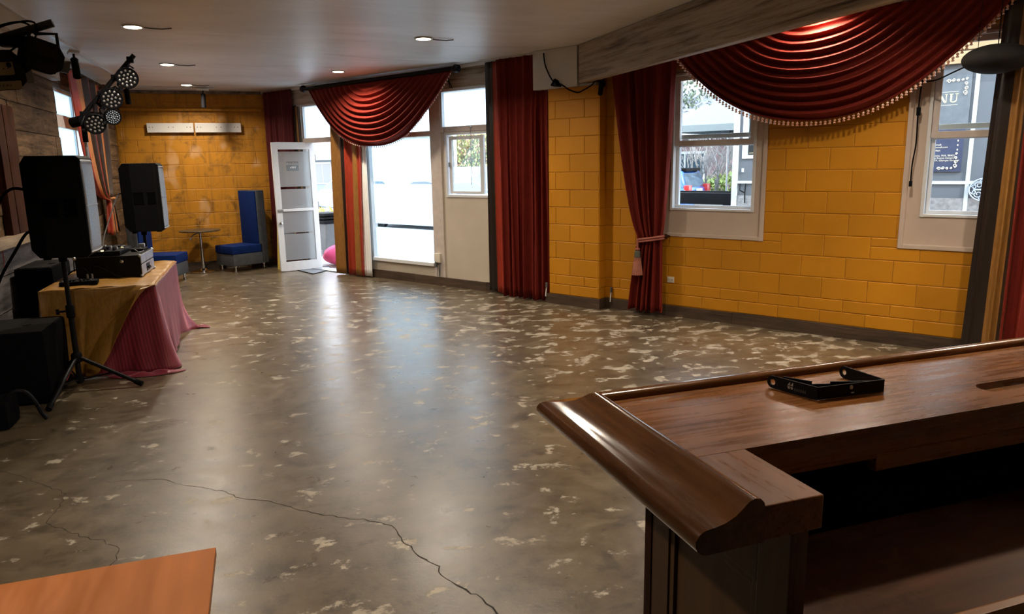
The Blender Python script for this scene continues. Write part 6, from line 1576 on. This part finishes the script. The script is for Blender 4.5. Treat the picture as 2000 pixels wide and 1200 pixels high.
# canopy and ribbed shed roof
cn = thing('canopy_tent', 'white pop-up canopy outside, seen through the upper left window sash', 'canopy', loc=(-0.75, 6.6, 0), f=WF)
CAN = plain('canopy cloth', (0.20, 0.225, 0.225), 0.8, var=0.03)
mb = MB(); q = [(-2.3, 5.9), (0.5, 5.9), (0.5, 8.7), (-2.3, 8.7)]
ap = mb.bm.verts.new((-0.9, 7.3, 3.30)); vs = [mb.bm.verts.new((a, b_, 2.34)) for a, b_ in q]; vv = [mb.bm.verts.new((a, b_, 2.22)) for a, b_ in q]
for k in range(4):
    mb.bm.faces.new((ap, vs[k], vs[(k + 1) % 4])); mb.bm.faces.new((vs[k], vv[k], vv[(k + 1) % 4], vs[(k + 1) % 4]))
mb.build('cloth', CAN, cn, f=WF, smooth=False, solid=0.01)
for a, b_ in q:
    mb = MB(); mb.cyl((a, b_, -0.14), (a, b_, 2.34), 0.02, n=8); mb.build('leg', STEEL, cn, f=WF)
sh = thing('ribbed_shed', 'shed with pale blue ribbed metal roof behind the canopy', 'building', loc=(1.0, 11.5, 0), f=WF)
RIB = plain('blue ribbed steel', (0.42, 0.55, 0.66), 0.45, metal=0.2)
mb = MB(); mb.box(-1.4, 4.5, 10.5, 13.5, -0.14, 2.4); mb.build('wall', plain('blue grey siding', (0.34, 0.42, 0.52), 0.7), sh, f=WF, smooth=False)
mb = MB(); mb.prism([(10.1, 2.35), (10.1, 2.42), (13.8, 4.6), (13.8, 4.5)], -2.6, 4.8, lambda a, b, h: (h, a, b)); mb.build('roof', TRIM, sh, f=WF, smooth=False)
for k in range(26):
    s = -2.5 + k * 0.28; mb = MB(); mb.prism([(10.08, 2.42), (10.08, 2.47), (13.8, 4.66), (13.8, 4.6)], s, s + 0.09, lambda a, b, h: (h, a, b)); mb.build('roof_rib', RIB, sh, f=WF, smooth=False)
# houses
def house(m, w, d, h, wallm, roofm, label, wins, ridge=1.5):
    r = thing('house', label, 'house', f=m)
    mb = MB(); mb.box(-w / 2, w / 2, 0, d, -0.14, h); mb.build('wall', wallm, r, f=m, smooth=False)
    mb = MB(); mb.prism([(-0.5, h - 0.05), (d / 2, h + ridge), (d + 0.5, h - 0.05), (d + 0.5, h + 0.1), (d / 2, h + ridge + 0.16), (-0.5, h + 0.1)], -w / 2 - 0.4, w / 2 + 0.4, lambda a, b, hh: (hh, a, b)); mb.build('roof', roofm, r, f=m, smooth=False)
    mb = MB(); mb.box(-w / 2 - 0.4, w / 2 + 0.4, -0.56, -0.50, h - 0.15, h + 0.08); mb.build('gutter', TRIM, r, f=m, smooth=False)
    for (x0, x1, z0, z1) in wins:
        mb = MB(); mb.box(x0 - 0.08, x1 + 0.08, -0.05, 0.0, z0 - 0.08, z1 + 0.08); wn = mb.build('window', PVC, r, f=m, smooth=False)
        mb = MB(); mb.box(x0, (x0 + x1) / 2 - 0.03, -0.058, -0.05, z0, z1); mb.box((x0 + x1) / 2 + 0.03, x1, -0.058, -0.05, z0, z1); mb.build('pane', CARGLASS, wn, f=m, smooth=False)
    return r
REDR = plain('red shingle roof', (0.42, 0.22, 0.20), 0.85, var=0.25, scale=6); PALEW = plain('pale blue siding', (0.26, 0.32, 0.37), 0.7, var=0.06)
house(cf(-32, 20, math.radians(-6), 0), 14, 7, 2.25, PALEW, REDR, 'pale house with red shingle roof across the street beyond the doorway', [(-1.6, 0.2, 0.75, 1.9), (1.2, 2.4, 0.8, 1.9), (-5, -3.4, 0.8, 1.9), (-3.0, -1.9, 0.3, 1.9)])
house(cf(-8.3, 15.5, 0.0, 0), 7, 6, 2.6, plain('mauve brick', (0.30, 0.20, 0.20), 0.85, var=0.3, scale=9), plain('grey shingle', (0.30, 0.30, 0.34), 0.85, var=0.2, scale=6), 'mauve brick house behind the bare shrubs', [(-2.5, -1.4, 0.9, 1.9), (1.0, 2.3, 0.9, 1.9)])
house(cf(-5.0, 24, 0.1, 0), 8, 7, 6.0, plain('blue grey boards', (0.34, 0.44, 0.58), 0.8), plain('slate roof', (0.30, 0.34, 0.40), 0.8), 'tall blue grey house in the distance above the canopy', [(-2, -0.9, 3.4, 4.8), (1.2, 2.3, 3.4, 4.8), (-2, -0.9, 0.9, 2.2)])
# plants
LEAFS = {}
def leafmat(c):
    k = tuple(c)
    if k not in LEAFS: LEAFS[k] = plain('leaf green', c, 0.7, var=0.4, scale=3)
    return LEAFS[k]
def shrub(m, size, n, col, label, stem=True):
    r = thing('shrub', label, 'shrub', f=m); rnd = random.Random(n)
    mb = MB()
    for k in range(n):
        a, b_ = rnd.uniform(0, 2 * PI), rnd.uniform(-0.6, 1.0); rr_ = rnd.uniform(0.55, 1.0)
        c = Vector((size[0] * rr_ * math.cos(a) * math.sqrt(max(0.05, 1 - b_ * b_)), size[1] * rr_ * math.sin(a) * math.sqrt(max(0.05, 1 - b_ * b_)), size[2] * (0.62 + 0.6 * rr_ * b_ * 0.62)))
        R3 = Matrix.Rotation(rnd.uniform(0, 6.28), 3, 'Z') @ Matrix.Rotation(rnd.uniform(-1.2, 1.2), 3, 'X'); s = rnd.uniform(0.06, 0.13)
        mb.face([c + R3 @ Vector(p) for p in ((-s * 0.5, 0, 0), (0, -s, 0.01), (s * 0.5, 0, 0), (0, s, 0.01))])
    mb.build('foliage', leafmat(col), r, f=m, smooth=False, kind='stuff')
    mb = MB()
    for k in range(5):
        a = k * 1.26; mb.tube([(0.05 * math.cos(a), 0.05 * math.sin(a), 0), (size[0] * 0.3 * math.cos(a), size[1] * 0.3 * math.sin(a), size[2] * 0.5)], 0.02, 5)
    mb.build('stem', BARK, r, f=m)
    return r
BARK = plain('pale bark', (0.30, 0.27, 0.245), 0.9, var=0.2)
def bare(m, h, label, seed, n0=7, spread=0.5):
    r = thing('bare_shrub', label, 'tree', f=m, group=None); rnd = random.Random(seed); mb = MB()
    def br(p, d, L, rad, lev):
        q = p + d * L; mid = p.lerp(q, 0.5) + Vector((rnd.uniform(-1, 1), rnd.uniform(-1, 1), 0)) * L * 0.06
        mb.tube([p, mid, q], [rad, rad * 0.85, rad * 0.6], 4)
        if lev < 3:
            for k in range(3):
                nd = (d + Vector((rnd.uniform(-1, 1), rnd.uniform(-1, 1), rnd.uniform(-0.1, 0.7))) * 0.55).normalized()
                br(p.lerp(q, rnd.uniform(0.55, 1.0)), nd, L * rnd.uniform(0.5, 0.75), rad * 0.55, lev + 1)
    for k in range(n0):
        a = k * 2 * PI / n0 + rnd.uniform(-0.3, 0.3)
        br(Vector((0.06 * math.cos(a), 0.06 * math.sin(a), 0)), Vector((spread * math.cos(a), spread * math.sin(a), 1)).normalized(), h * 0.45, 0.024 * h / 2.5, 0)
    mb.build('branches', BARK, r, f=m, kind='stuff'); return r
shrub(cf(-4.45, 13.6, 0), (1.1, 0.8, 1.45), 900, (0.36, 0.42, 0.12), 'yellow green shrub behind the black trailer')
shrub(cf(-3.3, 12.6, 0), (0.9, 0.8, 0.95), 700, (0.26, 0.36, 0.14), 'low green shrub behind the trailer, beside the truck corner')
shrub(cf(-7.3, 13.0, 0), (0.8, 0.8, 2.6), 900, (0.20, 0.30, 0.12), 'tall green shrub behind the blue suv')
bare(cf(-4.2, 12.9, 0), 3.4, 'bare many-stemmed shrub behind the yellow green shrub', 3, 9, 0.6)
bare(cf(-5.4, 13.4, 0), 3.2, 'bare shrub in front of the mauve brick house', 8, 7, 0.7)
bare(cf(-3.2, 14.0, 0), 4.2, 'taller bare shrub behind the truck corner', 12, 7, 0.5)
shrub(cf(-9.0, 17.0, 0), (3.0, 1.0, 5.5), 2600, (0.15, 0.18, 0.12), 'tall hazy hedge in the distance above the canopy')
# bank and fence seen through the sliding window
hb = thing('ivy_bank', 'ivy-covered bank behind a low concrete wall, seen through the sliding window', 'hedge', f=cf(-12.5, 11.0, 0))
mb = MB(); mb.box(-5, 4.5, 0, 0.3, 0, 1.75); mb.build('retaining_wall', plain('blue grey concrete', (0.42, 0.50, 0.52), 0.85), hb, f=cf(-12.5, 11.0, 0), smooth=False)
rnd = random.Random(2); mb = MB()
for k in range(6000):
    c = Vector((rnd.uniform(-5, 4.5), rnd.uniform(0.1, 0.9), rnd.uniform(1.7, 3.1))); R3 = Matrix.Rotation(rnd.uniform(0, 6.28), 3, 'Z') @ Matrix.Rotation(rnd.uniform(0.6, 2.2), 3, 'X'); s = rnd.uniform(0.035, 0.07)
    mb.face([c + R3 @ Vector(p) for p in ((-s * 0.6, 0, 0), (0, -s, 0.01), (s * 0.6, 0, 0), (0, s, 0.01))], k % 3)
mb.build('ivy', [leafmat((0.42, 0.44, 0.16)), leafmat((0.30, 0.36, 0.14)), leafmat((0.50, 0.30, 0.20))], hb, f=cf(-12.5, 11.0, 0), smooth=False, kind='stuff')
mb = MB(); mb.box(-5, 4.5, 1.0, 1.2, 0, 3.0); mb.build('bank', plain('earth bank', (0.22, 0.20, 0.14), 0.9), hb, f=cf(-12.5, 11.0, 0), smooth=False)
mb = MB(); mb.box(-5, 4.5, 0.95, 1.25, 3.1, 3.2); mb.box(-5, 4.5, 0.95, 1.25, 3.5, 3.56); mb.build('rail', TRIM, hb, f=cf(-12.5, 11.0, 0), smooth=False)
sg = thing('street_sign', 'white plate on a pale post in front of the ivy bank', 'sign', loc=(-11.9, 10.3, 0), f=WF)
mb = MB(); mb.cyl((-12.25, 10.3, -0.14), (-12.25, 10.3, 3.3), 0.05, n=10); mb.build('post', plain('pale blue post', (0.50, 0.66, 0.74), 0.5), sg, f=WF)
mb = MB(); mb.box(-12.2, -11.5, 10.27, 10.30, 1.28, 1.58, bev=0.01); mb.build('plate', PVC, sg, f=WF)
# by the entrance: bean bag, trash bin, brick planter, street tree
bb = thing('bean_bag', 'crumpled magenta bean bag on the pavement just outside the doorway', 'bean bag', loc=(-6.15, 1.0, -0.06), f=WF)
def bag(u, v):
    a = 2 * PI * u; p_ = PI * (v - 0.5); r_ = 1 + 0.07 * math.sin(5 * a + 6 * v) * math.cos(p_) + 0.04 * math.sin(11 * a - 9 * v) * math.cos(p_)
    return (-6.15 + 0.46 * r_ * math.cos(p_) ** 0.75 * math.cos(a), 1.0 + 0.42 * r_ * math.cos(p_) ** 0.75 * math.sin(a), -0.06 + 0.185 * (1 + math.sin(p_) * (1 + 0.05 * math.sin(7 * a))))
mb = MB(); mb.grid(bag, 48, 20, closed=True); mb.build('bag', plain('magenta canvas', (0.62, 0.06, 0.16), 0.8, bmp=0.2), bb, f=WF, ang=3.0)
mb = MB(); mb.lathe([(0.05, 0.0), (0.05, 0.012), (1e-6, 0.016)], (-6.15, 1.0, 0.30), 12); mb.build('cap', plain('magenta piping', (0.5, 0.04, 0.12), 0.7), bb, f=WF)
tb_ = thing('trash_bin', 'dark wheeled trash bin outside beyond the bean bag', 'bin', loc=(-7.9, 1.9, -0.06), f=WF)
mb = MB(); mb.prism([(-0.24, -0.05), (0.24, -0.05), (0.29, 0.58), (-0.29, 0.58)], -0.25, 0.25, lambda a, b, h: (-7.9 + a, 1.9 + h, b)); mb.build('body', plain('bin plastic', (0.05, 0.055, 0.06), 0.5), tb_, f=WF, smooth=False, bevel=0.02)
mb = MB(); mb.box(-8.22, -7.58, 1.58, 2.2, 0.58, 0.64, bev=0.02); mb.box(-8.2, -7.6, 1.6, 2.18, 0.66, 0.70, bev=0.02); mb.box(-8.18, -7.62, 1.62, 2.16, 0.72, 0.78, bev=0.03); mb.build('lid', BLACK, tb_, f=WF)
pl = thing('brick_planter', 'low brick planter on the pavement beyond the trash bin', 'planter', loc=(-9.9, 3.1, -0.06), f=WF)
BR = plain('pale red brick', (0.48, 0.30, 0.26), 0.8, var=0.2)
mb = MB(); mb.box(-10.5, -9.3, 2.7, 3.5, -0.06, 0.52); mb.build('core', plain('grey mortar', (0.5, 0.48, 0.45), 0.9), pl, f=WF, smooth=False)
bme = None
for j in range(7):
    for i in range(6):
        for side in (0, 1):
            L_ = 0.2
            if side == 0: c_ = (-10.5 + 0.1 + i * 0.2, 2.695, -0.02 + j * 0.08)
            else:
                if i > 3: continue
                c_ = (-9.295, 2.8 + i * 0.2, -0.02 + j * 0.08)
            if bme is None:
                mb = MB(); mb.box(-0.095, 0.095, -0.02, 0.02, -0.035, 0.035); o = mb.build('brick', BR, pl, smooth=False); bme = o.data
            else:
                o = bpy.data.objects.new('brick', bme); COL.objects.link(o); o.parent = pl
            M = ROOT_M[pl].inverted() @ WF @ Matrix.Translation(c_) @ (Matrix.Rotation(PI / 2, 4, 'Z') if side else I4)
            o.matrix_local = M
mb = MB()
for k in range(160):
    c = Vector((rnd.uniform(-10.4, -9.4), rnd.uniform(2.8, 3.4), rnd.uniform(0.5, 0.75))); R3 = Matrix.Rotation(rnd.uniform(0, 6.28), 3, 'Z') @ Matrix.Rotation(rnd.uniform(-1.2, 1.2), 3, 'X'); s = rnd.uniform(0.04, 0.08)
    mb.face([c + R3 @ Vector(p) for p in ((-s * 0.5, 0, 0), (0, -s, 0.01), (s * 0.5, 0, 0), (0, s, 0.01))])
mb.build('flowers', leafmat((0.60, 0.50, 0.10)), pl, f=WF, smooth=False, kind='stuff')
st_ = thing('street_tree', 'pale bare tree trunk outside the open doorway', 'tree', loc=(-15.5, 5.5, -0.14), f=WF)
mb = MB(); mb.tube([(-15.5, 5.5, -0.14), (-15.45, 5.5, 1.2), (-15.3, 5.5, 2.0), (-15.05, 5.5, 3.2), (-15.1, 5.5, 4.5)], [0.16, 0.13, 0.12, 0.10, 0.06], 10); mb.tube([(-15.35, 5.5, 1.8), (-15.7, 5.6, 2.6), (-15.9, 5.6, 4.0)], [0.09, 0.07, 0.05], 8); mb.tube([(-15.1, 5.5, 3.0), (-14.5, 5.5, 3.7), (-14.2, 5.5, 4.6)], [0.07, 0.05, 0.03], 8); mb.build('trunk', BARK, st_, f=WF)
